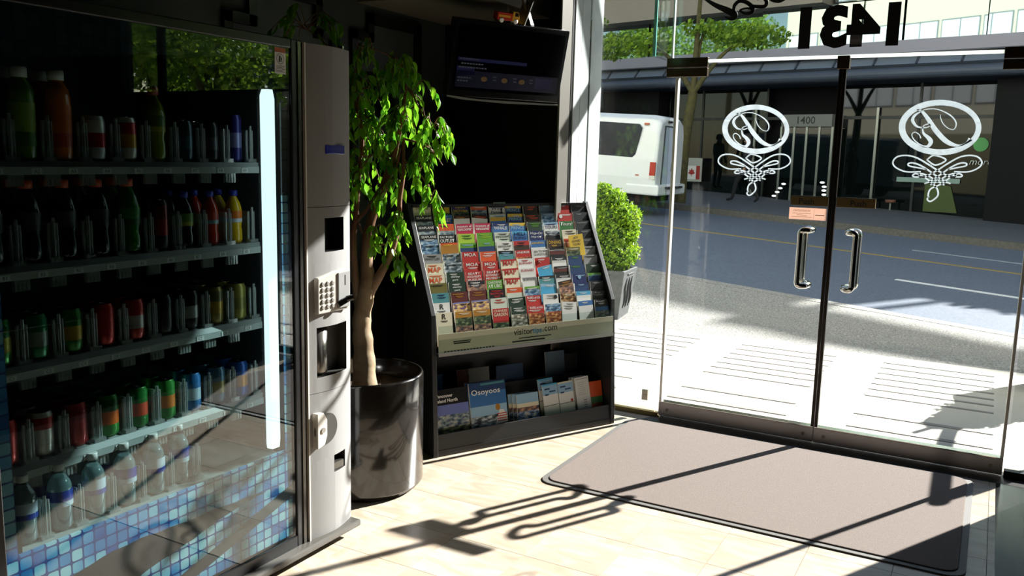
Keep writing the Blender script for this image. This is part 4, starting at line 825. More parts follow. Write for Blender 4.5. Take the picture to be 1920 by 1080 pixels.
mag('orange and green card at the far end of the lower bin', 1.025, 0.085, 0.20, 0.003, [('orange', .085), ('green', .035), ('orange', 1)], 0.05, 0.033)
for x, w_, c, h_, lab in ((0.10, 0.10, 'blue', 0.24, 'dim blue magazine in the back row of the bin, nearest the plant'), (0.27, 0.07, 'maroon', 0.25, 'dim maroon leaflet in the back row of the bin'), (0.36, 0.14, 'grey', 0.25, 'dim grey magazine in the back row of the bin'),
                          (0.56, 0.17, 'deep', 0.245, 'dim deep blue magazine in the back row of the bin'), (0.86, 0.13, 'steel', 0.285, 'dim blue grey booklet in the back row toward the far end'), (0.97, 0.09, 'dark', 0.26, 'dim black leaflet in the back row at the far end')):
    mag(lab, x, w_, h_, 0.005, [(c, 1)], 0.215, 0.10, lean=8)

# ---------------------------------------------------------------- potted fig
PC = Vector((-2.33, 2.865, 0))
fig = thing('potted_fig', 'weeping fig with pale trunk in a glossy dark round planter', 'potted plant', PC)
POT = mat('glossy dark ceramic', '1f1c19', rough=0.16, spec=0.6, coat=0.5)
pf = [(0.235, 0.0), (0.245, 0.008), (0.245, 0.018), (0.259, 0.022), (0.262, 0.03), (0.262, 0.498), (0.258, 0.508), (0.248, 0.508), (0.244, 0.50), (0.242, 0.40)]
MB().lathe(pf, 64, cap1=False).build('planter', POT, fig)
sm2 = MB(); 
sv = [(0, 0, 0.43)] + [(r*math.cos(a), r*math.sin(a), 0.425 + random.uniform(-0.008, 0.008)) for r in (0.08, 0.16, 0.2435) for a in np.linspace(0, 2*PI, 25)[:-1]]
sfc = [(0, 1 + k, 1 + (k+1) % 24) for k in range(24)] + [(1 + q*24 + k, 1 + (q+1)*24 + k, 1 + (q+1)*24 + (k+1) % 24, 1 + q*24 + (k+1) % 24) for q in range(2) for k in range(24)]
sm2.add(sv, sfc).build('soil', mat('potting soil', '2c2018', rough=0.95, noise=('4a3828', 0.7), nscale=60, bump=0.8), fig)
BARK = mat('pale bark', 'b09a78', rough=0.7, noise=('7d6348', 0.8), nscale=14, bump=0.35); BRN = mat('brown bark', '7a5238', rough=0.65, noise=('5a3a26', 0.7), nscale=25, bump=0.3)
_g = G(BARK); _old = _g.b.inputs['Base Color'].links[0].from_socket; _tc = _g.n('ShaderNodeTexCoord'); _sp = _g.n('ShaderNodeSeparateXYZ'); _g.l(_tc.outputs['Object'], _sp.inputs[0])
_mr = _g.n('ShaderNodeMapRange'); _mr.inputs[1].default_value = 0.78; _mr.inputs[2].default_value = 1.12; _g.l(_sp.outputs['Z'], _mr.inputs[0])
_g.l(_g.mix(_mr.outputs[0], _old, lin('75492f')), _g.b.inputs['Base Color'])      # young wood is browner
BR = dict(trunk=[(-2.319, 2.861, 0.41), (-2.337, 2.877, 0.587), (-2.358, 2.889, 0.724), (-2.353, 2.912, 0.84), (-2.352, 2.925, 0.90), (-2.362, 2.933, 0.98)],
 A=[(-2.350, 2.918, 0.82), (-2.367, 2.937, 1.023), (-2.366, 2.958, 1.139), (-2.341, 2.993, 1.254), (-2.31, 3.039, 1.416), (-2.294, 3.074, 1.566), (-2.288, 3.096, 1.67), (-2.283, 3.119, 1.80)],
 B=[(-2.352, 2.91, 0.82), (-2.303, 2.957, 0.933), (-2.272, 2.991, 1.026), (-2.259, 3.018, 1.142), (-2.264, 3.036, 1.257), (-2.261, 3.054, 1.349), (-2.274, 3.075, 1.509)],
 Cb=[(-2.36, 2.889, 0.73), (-2.392, 2.895, 0.862), (-2.424, 2.913, 1.068), (-2.423, 2.934, 1.183), (-2.428, 2.956, 1.321), (-2.427, 2.977, 1.55), (-2.50, 2.96, 1.80)],
 D=[(-2.42, 2.93, 1.149), (-2.381, 2.962, 1.207), (-2.339, 3.002, 1.3), (-2.296, 3.039, 1.375), (-2.28, 3.06, 1.47)],
 E=[(-2.455, 2.916, 1.182), (-2.43, 2.931, 1.177), (-2.365, 2.942, 1.062), (-2.295, 2.983, 1.053)],
 F=[(-2.265, 3.064, 1.418), (-2.192, 3.093, 1.351), (-2.155, 3.102, 1.283), (-2.134, 3.101, 1.214)], Gb=[(-2.274, 3.075, 1.509), (-2.205, 3.11, 1.488), (-2.15, 3.133, 1.444), (-2.115, 3.144, 1.399)],
 H=[(-2.278, 3.114, 1.74), (-2.231, 3.124, 1.649), (-2.171, 3.141, 1.558)], I=[(-2.284, 3.12, 1.80), (-2.36, 3.06, 1.87), (-2.46, 2.99, 1.90)], J=[(-2.46, 2.97, 1.70), (-2.58, 2.93, 1.90), (-2.70, 2.88, 1.99)])
RD = dict(trunk=[.056, .045, .040, .037, .031, .022], A=[.030, .022, .017, .012, .003], B=[.026, .015, .012, .010, .006], Cb=[.022, .014, .010, .006], D=[.010, .008, .006], E=[.005, .005, .004], F=[.005, .002], Gb=[.005, .002], H=[.005, .002], I=[.005, .002], J=[.005, .002])
allpts = []
for k, P in BR.items():
    Q = smooth_path(P, 6); allpts += Q
    rr_ = np.interp(np.linspace(0, 1, len(Q)), np.linspace(0, 1, len(RD[k])), RD[k])
    if k == 'trunk': rr_ = [r*(1 + 0.06*math.sin(i*1.7)) for i, r in enumerate(rr_)]
    MB().tube([q - PC for q in Q], list(rr_), 12).build('trunk' if k == 'trunk' else 'branch', BARK if k in ('trunk', 'Cb', 'A', 'B') else BRN, fig)
def leaf_mesh(L=0.055, W=0.027, fold=0.006, droop=0.012, tip=True):
    t = [0, .12, .32, .58, .80, 1.0]; wv = [0.002, .55, .98, .85, .42, .02]; v = []; f = []
    for a, b in zip(t, wv):
        x = a*L; z = -droop*a*a; w2_ = b*W/2
        v += [(x, -w2_, z + fold*b), (x, 0, z), (x, w2_, z + fold*b)]
    for i in range(5): f += [(3*i, 3*i+1, 3*i+4, 3*i+3), (3*i+1, 3*i+2, 3*i+5, 3*i+4)]
    return v, f
LEAF = leafmat('fig leaf', '3f8019', '92cc30', 0.28, 0.5)
lms = []
for q in range(4):
    v, f = leaf_mesh(0.052 + 0.006*q, 0.028 + 0.003*(q % 2), 0.004 + 0.002*q, 0.008 + 0.006*q)
    me = bpy.data.meshes.new('leaf'); me.from_pydata(v, [], f); me.materials.append(LEAF); me.polygons.foreach_set('use_smooth', [True]*len(f)); lms.append((me, v, f))
CLK = 1.45
CL = [((-2.28, 3.11, 1.83), .08, 4), ((-2.412, 3.038, 1.736), .13, 8), ((-2.416, 3.007, 1.575), .12, 9), ((-2.338, 3.092, 1.80), .10, 5), ((-2.275, 3.087, 1.579), .12, 9), ((-2.178, 3.113, 1.42), .085, 7), ((-2.381, 2.999, 1.414), .12, 8), ((-2.45, 2.96, 1.35), .09, 5), ((-2.288, 3.03, 1.302), .07, 3),
      ((-2.349, 2.959, 1.093), .08, 4), ((-2.26, 3.013, 1.118), .075, 4), ((-2.66, 2.90, 1.98), .13, 7), ((-2.468, 3.035, 1.87), .12, 5), ((-2.161, 3.147, 1.559), .09, 6), ((-2.13, 3.107, 1.25), .05, 3), ((-2.25, 3.14, 1.70), .10, 5), ((-2.211, 3.02, 0.96), .06, 2), ((-2.52, 3.0, 1.60), .13, 7)]
leaves = []; tw = MB()
for c, rad, ntw in CL:
    c = Vector(c); 
    for q in range(int(ntw*CLK + 0.5)):
        dirv = Vector(rng.normal(size=3)); dirv.normalize(); end = c + dirv*rad*random.uniform(0.55, 1.15) - Vector((0, 0, rad*0.3))
        anc = min(allpts[30:], key=lambda p: (p - c).length + random.uniform(0, 0.05)); mid = (anc + end)/2 + Vector((0, 0, 0.05))
        Q = smooth_path([anc, mid, end, end + Vector((dirv.x*0.02, dirv.y*0.02, -0.03))], 6)
        tw.tube([p - PC for p in Q], [0.0026, 0.0012], 5, caps=False)
        n_ = len(Q); st_ = int(n_*0.35)
        for i in range(st_, n_, 2):
            tg_ = (Q[min(i+1, n_-1)] - Q[i-1]).normalized(); side = tg_.cross(Vector((0, 0, 1))).normalized()*(1 if (i//2) % 2 else -1)
            dl = (tg_*0.5 + side*random.uniform(0.3, 1.0) + Vector((0, 0, -random.uniform(0.5, 1.5)))).normalized()
            leaves.append((Q[i], dl))
tw.build('twigs', BRN, fig, kind='stuff')
camv = Vector((0, 0, 1.45)); leaves.sort(key=lambda a: (a[0] - camv).length + random.uniform(0, 0.06))
stuff = MB()
for i, (p_, dl) in enumerate(leaves):
    me, v, f = random.choice(lms); up = Vector((random.uniform(-1, 1), random.uniform(-1, 1), 1.2)).normalized(); y = up.cross(dl).normalized(); z = dl.cross(y)
    s = random.uniform(0.68, 1.05); m3 = Matrix((dl*s, y*s, z*s)).transposed().to_4x4(); m3.translation = p_ - PC
    if i < 300:
        o = bpy.data.objects.new('leaf', me); C.objects.link(o); o.parent = fig; o.matrix_local = m3
    else: stuff.add([m3 @ Vector(q) for q in v], f, 0, True)
if stuff.v: stuff.build('foliage', LEAF, fig, kind='stuff')
# clear wall pockets behind the fig
for k, (y, z) in enumerate(((3.70, 1.60), (3.70, 1.20), (3.68, 0.72))):
    h = thing('leaflet_holder', ['upper', 'middle', 'lower'][k] + ' clear acrylic leaflet holder on the wall behind the fig', 'holder', (-2.9, y, z), (0, 0, 0), 'clear holders on the left wall')
    MB().box(0.0, 0.004, -0.12, 0.12, 0.0, 0.26).build('back_plate', CLEAR, h)
    pb = MB(); pb.box(0.045, 0.048, -0.12, 0.12, 0.0, 0.14); pb.box(0.0, 0.048, -0.12, -0.117, 0, 0.14); pb.box(0.0, 0.048, 0.117, 0.12, 0, 0.14); pb.box(0.0, 0.048, -0.0015, 0.0015, 0, 0.14); pb.box(0.0, 0.048, -0.12, 0.12, 0.0, 0.004); pb.build('pocket', CLEAR, h)

# ---------------------------------------------------------------- television with toy truck above the rack
TVM = RM @ Matrix.Translation((0.49, 0.20, 1.905)) @ Matrix.Rotation(R(14), 4, 'X')
tv = thing('television', 'black wall television tilted down over the rack showing a dim weather page', 'television', (0, 0, 0)); tv.matrix_world = TVM
TB = mat('tv black', '08080a', rough=0.2, spec=0.5)
MB().box(-0.335, 0.335, 0.0, 0.05, -0.185, 0.185).build('tv_case', TB, tv, bevel=0.006)
scn = MB().box(-0.312, 0.312, -0.002, 0.0, -0.150, 0.160).build('screen', mat('screen dark', '020206', rough=0.1, emit=0.02), tv)
MB().prism([(-0.335, -0.186), (-0.335, -0.178), (-0.15, -0.190), (0.335, -0.190), (0.335, -0.197), (0.0, -0.203), (-0.25, -0.196)], -0.004, 0.004).build('lower_bezel', mat('tv bezel grey', '6a6a68', rough=0.35), tv)
def scr(name, col, em, boxes):
    mb = MB()
    for x0, x1, z0, z1 in boxes: mb.box(x0, x1, -0.0035, -0.002, z0, z1)
    mb.build(name, mat('screen ' + col, col, rough=0.3, emit=em), scn)
scr('title_bar', '1a2060', 0.0, [(-0.30, 0.10, -0.010, 0.006), (-0.30, -0.20, -0.075, -0.035)])
scr('forecast_panel', '080a2c', 0.02, [(-0.30, 0.305, -0.135, -0.055)])
scr('logo_panel', '3a365a', 0.05, [(0.165, 0.275, -0.115, -0.065)])
tvt = MB()
for z, a, b in ((0.0, -0.29, -0.19), (-0.022, -0.28, -0.16), (-0.040, -0.29, -0.14), (-0.09, -0.29, -0.21), (-0.105, -0.29, -0.24)):
    x = a
    while x < b: tvt.box(x, x + 0.012, -0.0042, -0.0035, z - 0.003, z + 0.004); x += 0.016
for x in (-0.09, 0.03, 0.13):
    tvt.box(x, x + 0.022, -0.0042, -0.0035, -0.08, -0.074); tvt.box(x + 0.004, x + 0.022, -0.0042, -0.0035, -0.095, -0.089)
tvt.build('screen_lettering', mat('screen white', '4a4e62', rough=0.4, emit=0.03), scn, kind='stuff')
for x in (-0.14, -0.02, 0.085): MB().prism([(x + 0.018*math.cos(t), -0.09 + 0.012*math.sin(t)) for t in np.linspace(0, 2*PI, 14)[:-1]], -0.0044, -0.0036).build('weather_icon', mat('screen amber', '6a4f28', rough=0.4, emit=0.03), scn)
arm = MB().box(-0.04, 0.04, 0.05, 0.16, -0.05, 0.05); arm.build('mount_arm', BLACK, tv, bevel=0.003)
pl_ = MB().bar((0.05, 0.04, 0.185), (0.12, 0.10, 0.30), 0.05, 0.012); pl_.bar((0.12, 0.04, 0.185), (0.09, 0.10, 0.30), 0.03, 0.012); pl_.build('ceiling_bracket', mat('bracket grey', '55534f', rough=0.5, metal=0.5), tv)
trk = thing('toy_truck', 'small red and yellow toy delivery truck on top of the television', 'toy truck', (0, 0, 0)); trk.matrix_world = TVM @ Matrix.Translation((-0.045, 0.025, 0.186)) @ Matrix.Rotation(R(-2), 4, 'Z')
TR_, TY = mat('toy red', 'b8301c', rough=0.35), mat('toy yellow', 'e0a52c', rough=0.35)
MB().box(-0.062, 0.022, -0.022, 0.022, 0.012, 0.048).build('cargo_box', TR_, trk, bevel=0.002)
MB().prism([(0.022, 0.012), (0.060, 0.012), (0.062, 0.030), (0.054, 0.056), (0.024, 0.058)], -0.022, 0.022).build('cab', TY, trk, bevel=0.002)
MB().prism([(0.034, 0.036), (0.058, 0.036), (0.052, 0.052), (0.034, 0.053)], -0.0226, 0.0226).build('cab_window', mat('toy glass', '2a2c30', rough=0.15), trk)
MB().box(-0.055, 0.010, -0.0226, -0.0222, 0.026, 0.036).build('stripe', TY, trk)
for x in (-0.038, 0.042):
    for y in (-0.024, 0.016): MB().lathe([(0.006, 0), (0.012, 0.0005), (0.012, 0.0075), (0.006, 0.008)], 16, mats=[1, 0, 1]).build('wheel', [mat('toy tyre', '17171a', rough=0.6), WHITE], trk, rot=(R(-90), 0, 0), loc=(x, y, 0.012))
# entrance mat
mtm = mat('mat carpet', '84776f', rough=0.95, noise=('6c605b', 0.8), nscale=420, bump=0.3)
rug = thing('entrance_mat', 'large mauve brown carpet entrance mat with a thin rubber border', 'doormat', (-0.825, 3.85, 0))
def rr(x0, x1, y0, y1, r): return [(cx + r*math.cos(a), cy + r*math.sin(a)) for cx, cy, s in ((x1-r, y1-r, 0), (x0+r, y1-r, 90), (x0+r, y0+r, 180), (x1-r, y0+r, 270)) for a in np.radians(np.linspace(s, s+90, 6))]
MB().prism(rr(-0.855, 0.86, -0.565, 0.565, 0.07), 0.0015, 0.006, axis='z').build('rubber_border', mat('grey rubber', '6d6a66', rough=0.6), rug)
MB().prism(rr(-0.828, 0.835, -0.538, 0.545, 0.055), 0.004, 0.011, axis='z').build('carpet', mtm, rug, bevel=0.003)
# ================================================================ outdoors
def sroot(name, label, cat, u, v, z, group=None, tilt=False, yaw=0.0):
    return thing(name, label, cat, S(u, v, z), (0, TILT if tilt else 0, -AU + yaw), group)
# ---- planters with clipped bushes
PLM = mat('lead grey planter', '5c5e5e', rough=0.6, noise=('484a4b', 0.7), nscale=25, bump=0.25)
HEDGE = leafmat('box leaf', '4f7a1c', 'a6c62e', 0.45, 0.4)
def scatter(mb, cen, rad, n, size, jitter=0.18, surf=True, flat=0.0):
    for _ in range(n):
        d = rng.normal(size=3); d /= np.linalg.norm(d); r = 1 + rng.normal()*jitter if surf else rng.random()**0.4
        p = Vector((cen[0] + d[0]*rad[0]*r, cen[1] + d[1]*rad[1]*r, cen[2] + d[2]*rad[2]*r))
        a = Vector(rng.normal(size=3)).normalized(); b = a.orthogonal().normalized(); c = a.cross(b); s = size*rng.uniform(0.6, 1.3)
        mb.add([p - b*s*0.5, p + c*s*0.32 + a*s*0.12, p + b*s*0.5, p - c*s*0.32 + a*s*0.12], [(0, 1, 2), (0, 2, 3)])
    return mb
def planter(label, x, y, h, lobes):
    t = thing('topiary_planter', label, 'planter', (x, y, 0), (0, 0, R(6)))
    b, w_ = 0.165, 0.225
    mb = MB(); v = [(sx*b, sy*b, 0) for sx, sy in ((-1,-1),(1,-1),(1,1),(-1,1))] + [(sx*w_, sy*w_, h) for sx, sy in ((-1,-1),(1,-1),(1,1),(-1,1))] + [(sx*(w_-.03), sy*(w_-.03), h) for sx, sy in ((-1,-1),(1,-1),(1,1),(-1,1))] + [(sx*(w_-.04), sy*(w_-.04), h-.06) for sx, sy in ((-1,-1),(1,-1),(1,1),(-1,1))]
    f = [(0,3,2,1)] + [(i, (i+1) % 4, 4+(i+1) % 4, 4+i) for i in range(4)] + [(4+i, 4+(i+1) % 4, 8+(i+1) % 4, 8+i) for i in range(4)] + [(8+i, 8+(i+1) % 4, 12+(i+1) % 4, 12+i) for i in range(4)] + [(12,13,14,15)]
    mb.add(v, f).build('planter_box', PLM, t, bevel=0.006)
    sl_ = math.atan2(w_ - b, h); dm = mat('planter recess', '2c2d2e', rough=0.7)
    for k in range(4):
        q = Matrix.Rotation(k*PI/2, 4, 'Z') @ Matrix.Translation((0, -b, 0)) @ Matrix.Rotation(sl_, 4, 'X')
        sc_ = MB()
        for i, xx in enumerate((-0.085, 0.0, 0.085)):
            P = [(xx + 0.028*math.sin(tt*2.0)*(1 if i != 1 else 0.6), -0.003, h*(0.22 + 0.62*tt/PI)) for tt in np.linspace(0, PI, 9)]
            sc_.tube([q @ Vector(p) for p in P], [.004, .012, .012, .010, .012, .004], 6)
        sc_.tube([q @ Vector((a_, -0.003, h*0.92)) for a_ in (-0.09, 0.09)], 0.008, 6)
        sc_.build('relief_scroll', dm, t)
    MB().tube([(0, 0, h-0.06), (0.01, 0, h+0.5)], 0.018, 8).build('stem', BRN, t)
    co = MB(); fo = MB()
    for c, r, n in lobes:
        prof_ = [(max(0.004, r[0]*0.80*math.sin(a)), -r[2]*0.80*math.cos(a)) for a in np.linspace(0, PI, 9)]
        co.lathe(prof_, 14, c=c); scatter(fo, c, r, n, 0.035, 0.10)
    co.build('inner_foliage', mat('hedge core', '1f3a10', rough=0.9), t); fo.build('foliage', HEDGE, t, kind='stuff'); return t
planter('grey lead planter with bright clipped spiral bush outside beside the concrete column', -3.06, 7.28, 0.45,
        [((0.02, 0, 0.60), (.235, .23, .16), 2600), ((0.06, 0.0, 0.80), (.20, .20, .14), 2000), ((0.07, 0, 0.93), (.20, .18, .12), 1800), ((-0.04, 0, 1.08), (.16, .15, .10), 1200), ((-0.08, 0, 1.15), (.09, .09, .06), 500)])
planter('grey lead planter with clipped bush cut off by the right door jamb', 0.49, 6.58, 0.46,
        [((0.02, 0.03, 0.55), (.19, .18, .12), 2200), ((0.05, 0.04, 0.68), (.15, .14, .10), 1500), ((0.04, 0.05, 0.79), (.10, .10, .08), 700)])
# bent grab rail by the right planter (out of the picture, throws the bent shadow)
struct(MB().tube(smooth_path([(0.62, 6.75, 0.0), (0.62, 6.72, 0.75), (0.62, 6.6, 0.9), (0.62, 5.5, 0.9), (0.58, 5.36, 0.82), (0.44, 5.05, 0.42), (0.40, 4.95, 0.0)], 6), 0.035, 10), 'trim_13', mat('painted steel', '777a7c'))

# ---- minibus parked across the street
VW = mat('van white', 'dfe3e6', rough=0.3, coat=0.3); VG = mat('van window', '0e1a2e', rough=0.08, spec=0.45)
van = sroot('minibus', 'white minibus parked across the street seen from its rear corner', 'bus', -9.56, 14.8, rz(-9.5), tilt=True, yaw=R(14))
van.scale = (1, 0.84, 1)
def van_sec(x, s=1.0): return [(0.0, 0.46), (-0.02, 0.80), (0.0, 1.18), (0.05, 1.75), (0.16, 1.98), (0.45, 2.07), (1.65, 2.07), (1.94, 1.98), (2.05, 1.75), (2.10, 1.18), (2.12, 0.80), (2.10, 0.46)]
vb = MB(); secs = [(-6.2, 1), (-0.22, 1), (-0.06, 0.985), (0.0, 0.95)]; vv = []; ffs = []
for i, (x, s) in enumerate(secs):
    vv += [(x, 1.05 + (y-1.05)*s, 0.46 + (z-0.46)*(s if z > 1.5 else 1)) for y, z in van_sec(x)]
n_ = 12
for i in range(3): ffs += [(i*n_+k, i*n_+(k+1) % n_, (i+1)*n_+(k+1) % n_, (i+1)*n_+k) for k in range(n_)]
ffs += [tuple(range(n_))[::-1], tuple(range(3*n_, 4*n_))]
vb.add(vv, ffs).build('body', VW, van, bevel=0.03)
MB().prism([(-2.35, 1.22), (-0.52, 1.20), (-0.46, 1.26), (-0.36, 1.80), (-0.42, 1.87), (-2.35, 1.90)], -0.012, 0.05).build('side_window', VG, van, bevel=0.01)
MB().prism([(-4.6, 1.22), (-2.45, 1.22), (-2.45, 1.90), (-4.6, 1.90)], -0.012, 0.05).build('side_window', VG, van, bevel=0.01)
rd = MB().box(-0.01, 0.012, 0.42, 1.25, 0.62, 1.86).build('rear_door', mat('van grey white', 'b9c6d6', rough=0.35), van, bevel=0.01)
gsk = MB()
for a, b in (((0.013, 0.42, 0.62), (0.013, 0.42, 1.86)), ((0.013, 0.42, 1.86), (0.013, 1.25, 1.86)), ((0.013, 1.25, 1.86), (0.013, 1.25, 0.62)), ((0.013, 1.25, 0.62), (0.013, 0.42, 0.62))): gsk.bar(a, b, 0.03, 0.02)
gsk.box(0.012, 0.03, 1.10, 1.14, 0.95, 1.12); gsk.build('door_gasket', mat('gasket', '2c333c', rough=0.6), rd)
MB().box(-0.13, -0.01, -0.015, 0.03, 0.86, 1.13).build('tail_light', mat('tail red', 'a8281f', rough=0.25), van, bevel=0.006)
MB().box(-0.13, -0.01, -0.013, 0.03, 0.78, 0.86).build('reverse_light', mat('lamp white', 'd0cfc6', rough=0.25), van, bevel=0.004)
MB().box(-0.34, -0.24, 0.06, 0.10, 1.86, 1.90).build('marker_light', mat('amber lamp', 'a85a3a', rough=0.3), van)
MB().box(-0.42, -0.34, -0.022, 0.0, 0.84, 0.865).build('marker_light', mat('amber lamp', 'a85a3a'), van)
MB().box(0.02, 0.035, 0.55, 0.85, 1.93, 1.97).build('marker_light', INK, van)
MB().box(-0.62, 0.10, -0.03, 2.13, 0.46, 0.68).build('bumper', VW, van, bevel=0.04)
MB().box(0.02, 0.16, 0.45, 1.65, 0.60, 0.64).build('rear_step', mat('step rubber', '2a2c2e', rough=0.7), van)
MB().box(-6.0, -0.2, 0.2, 1.9, 0.30, 0.46).build('chassis', mat('chassis black', '0e0f10', rough=0.8), van)
for x in (-1.45, -5.0):
    for y in (0.05, 1.83): MB().lathe([(0.14, 0), (0.30, 0.01), (0.33, 0.05), (0.33, 0.18), (0.30, 0.22)], 22, mats=[1, 0, 0, 0]).build('wheel', [mat('tyre', '141416', rough=0.8), ALU], van, rot=(R(-90), 0, 0), loc=(x, y, 0.33))

# ---- office building across the street
DGL = mat('dark reflective glass', '080f0e', rough=0.03, spec=0.4); UGL = mat('upper reflective glass', '9aa8a6', rough=0.02, metal=0.95)
FAS = mat('grey lilac panel', '8b8a98', rough=0.45); CAN = mat('blue grey canopy', '4a5362', rough=0.5, spec=0.3); PIER = mat('charcoal stone', '121416', rough=0.7, spec=0.15); MUL = mat('bright mullion', '8f938c', rough=0.3, metal=0.7)
BV = 23.0
bld = sroot('office_building', 'dark glass office building across the street with rounded canopy and number plate', 'building', 0, BV, 0)
def bp(mb, name, m, parent=None, **k): return mb.build(name, m, parent or bld, **k)
bp(MB().box(-45, 0.4, 0.6, 12, -0.5, 9.6), 'core', PIER)
bp(MB().box(0.4, 16, 0.6, 12, -0.5, 7.8), 'core', PIER); bp(MB().box(0.4, 16, 0.3, 0.6, 9.12, 9.62), 'shade_beam', FAS)  # low roof, added unseen beam and posts shape the road's sun patch
for x in (0.5, 5.5, 10.5, 15.5): bp(MB().box(x, x+0.12, 0.3, 0.42, 7.7, 9.2), 'shade_post', FAS)
bp(MB().box(-45, 16, -0.02, 0.6, -0.5, 0.10), 'plinth', PIER)
# street-level panes between mullions; a lobby recess behind the entrance
x = -40.0; k = 0
while x < 15:
    w_ = 2.05
    if not (-11.2 < x + w_/2 < -8.9):
        bp(MB().box(x + 0.03, x + w_ - 0.03, 0.20, 0.26, 0.10, 2.62), 'street_pane', DGL); bp(MB().box(x + 0.03, x + w_ - 0.03, 0.20, 0.26, 2.68, 3.55), 'street_pane', DGL)
    bp(MB().box(x - 0.03, x + 0.03, 0.17, 0.28, 0.1, 3.55), 'mullion', mat('dark mullion', '2a2e2e', rough=0.4, metal=0.4))
    x += w_; k += 1
bp(MB().box(-40, 15, 0.16, 0.28, 2.61, 2.69), 'transom_bar', MC['dark mullion'])
bp(MB().box(-5.35, -3.6, -0.5, 0.5, -0.3, 3.6), 'pier', PIER); bp(MB().box(-18.9, -14.6, -0.3, 0.4, 0, 3.6), 'pier', PIER)
# entrance
ent = bp(MB().box(-10.6, -9.2, -0.35, 0.2, 2.40, 2.72), 'entrance_header', mat('header grey', '6b6e6c', rough=0.45))
lettering('number_plate', '1400', mat('number ink', '1a1c1c', rough=0.5), ent, (-9.9, -0.352, 2.57), h=0.20, bold=0.01)
for xx in (-10.62, -10.25, -9.90, -9.55, -9.20): bp(MB().box(xx - 0.03, xx + 0.03, -0.28, -0.22, 0.12, 2.40), 'entrance_mullion', MUL)
for a, b in ((-10.59, -10.28), (-10.22, -9.93), (-9.87, -9.58), (-9.52, -9.23)): bp(MB().box(a, b, -0.26, -0.24, 0.14, 2.38), 'entrance_pane', DGL)
for xx in (-11.6, -8.2): bp(MB().box(xx - 0.03, xx + 0.03, 0.1, 0.16, 0.12, 2.9), 'bright_mullion', MUL)
# canopy: rounded lower roll, ribbed band, fascia
roll = [(-0.9 - 0.20*math.sin(a), 3.64 - 0.15*math.cos(a)) for a in np.linspace(0, PI, 10)] + [(0.3, 3.79), (0.3, 3.49)]
bp(MB().prism(roll, -45, 15, axis='x'), 'canopy_roll', CAN)
bp(MB().prism([(-0.9, 3.78), (-1.05, 3.84), (-0.80, 4.09), (0.3, 4.09), (0.3, 3.78)], -45, 15, axis='x'), 'canopy_band', mat('pale canopy metal', '707b8b', rough=0.35))
for xx in np.arange(-30, 14, 1.0): bp(MB().bar((xx, -1.06, 3.84), (xx, -0.81, 4.09), 0.05, 0.04), 'canopy_rib', mat('rib dark', '3a414c', rough=0.5))
bp(MB().box(-45, 15, -1.0, 0.6, 4.11, 4.41), 'fascia', FAS); bp(MB().box(-45, 15, -1.04, 0.6, 4.085, 4.115), 'fascia_edge', mat('dark edge', '3a3d48', rough=0.5))
x = -40.0
while x < 0:
    bp(MB().box(x + 0.02, x + 1.88, -0.02, 0.05, 4.41, 5.57), 'upper_pane', UGL, rot=(0, 0, R(random.uniform(-0.5, 0.5)))); x += 1.9
x = 0.5
while x < 15: bp(MB().box(x + 0.02, x + 1.88, 0.0, 0.05, 4.41, 6.9), 'upper_pane', UGL); x += 1.9
bp(MB().box(-45, -9.6, -0.6, 0.6, 5.55, 6.30), 'upper_soffit', mat('beige band', '8d8579', rough=0.6)); bp(MB().box(-45, -9.6, -0.7, 0.6, 6.30, 6.55), 'upper_lip', mat('pale band', 'a8a49c', rough=0.5))
x = -9.5
while x < 0:
    bp(MB().box(x + 0.02, x + 1.88, -0.02, 0.05, 5.60, 8.2), 'upper_pane', UGL, rot=(0, 0, R(random.uniform(-0.5, 0.5)))); x += 1.9
# shop lettering and disc
sg_ = bp(MB().lathe([(0.17, 0), (0.17, 0.02)], 20), 'sign_disc', mat('sign green', '3f9a4a', rough=0.4), rot=(R(90), 0, 0), loc=(-5.72, 0.18, 1.98))
lettering('shop_lettering', 'morey', mat('sign white', 'b9c0be', rough=0.5), bld, (-5.62, 0.15, 1.52), w=0.62, shear=0.25)
bp(MB().box(-7.6, -6.1, 0.15, 0.19, 1.02, 1.14), 'counter_band', mat('pale counter', '7f9a94', rough=0.5)); bp(MB().prism([(-6.9, 0.3), (-6.1, 0.3), (-6.3, 0.95), (-6.9, 1.0)], 0.16, 0.19), 'green_poster', mat('poster green', '3f4f1e', rough=0.6))
for xx in (-8.6, -8.1, -7.6): bp(MB().lathe([(0.10, 0), (0.13, 0.02), (0.13, 0.08)], 14), 'stool_seat', mat('stool brown', '6b4838', rough=0.5), loc=(xx, -0.15, 0.48)); 
for xx in (-8.6, -8.1, -7.6): bp(MB().tube([(xx, -0.15, 0.08), (xx, -0.15, 0.50)], 0.025, 8), 'stool_leg', MUL)
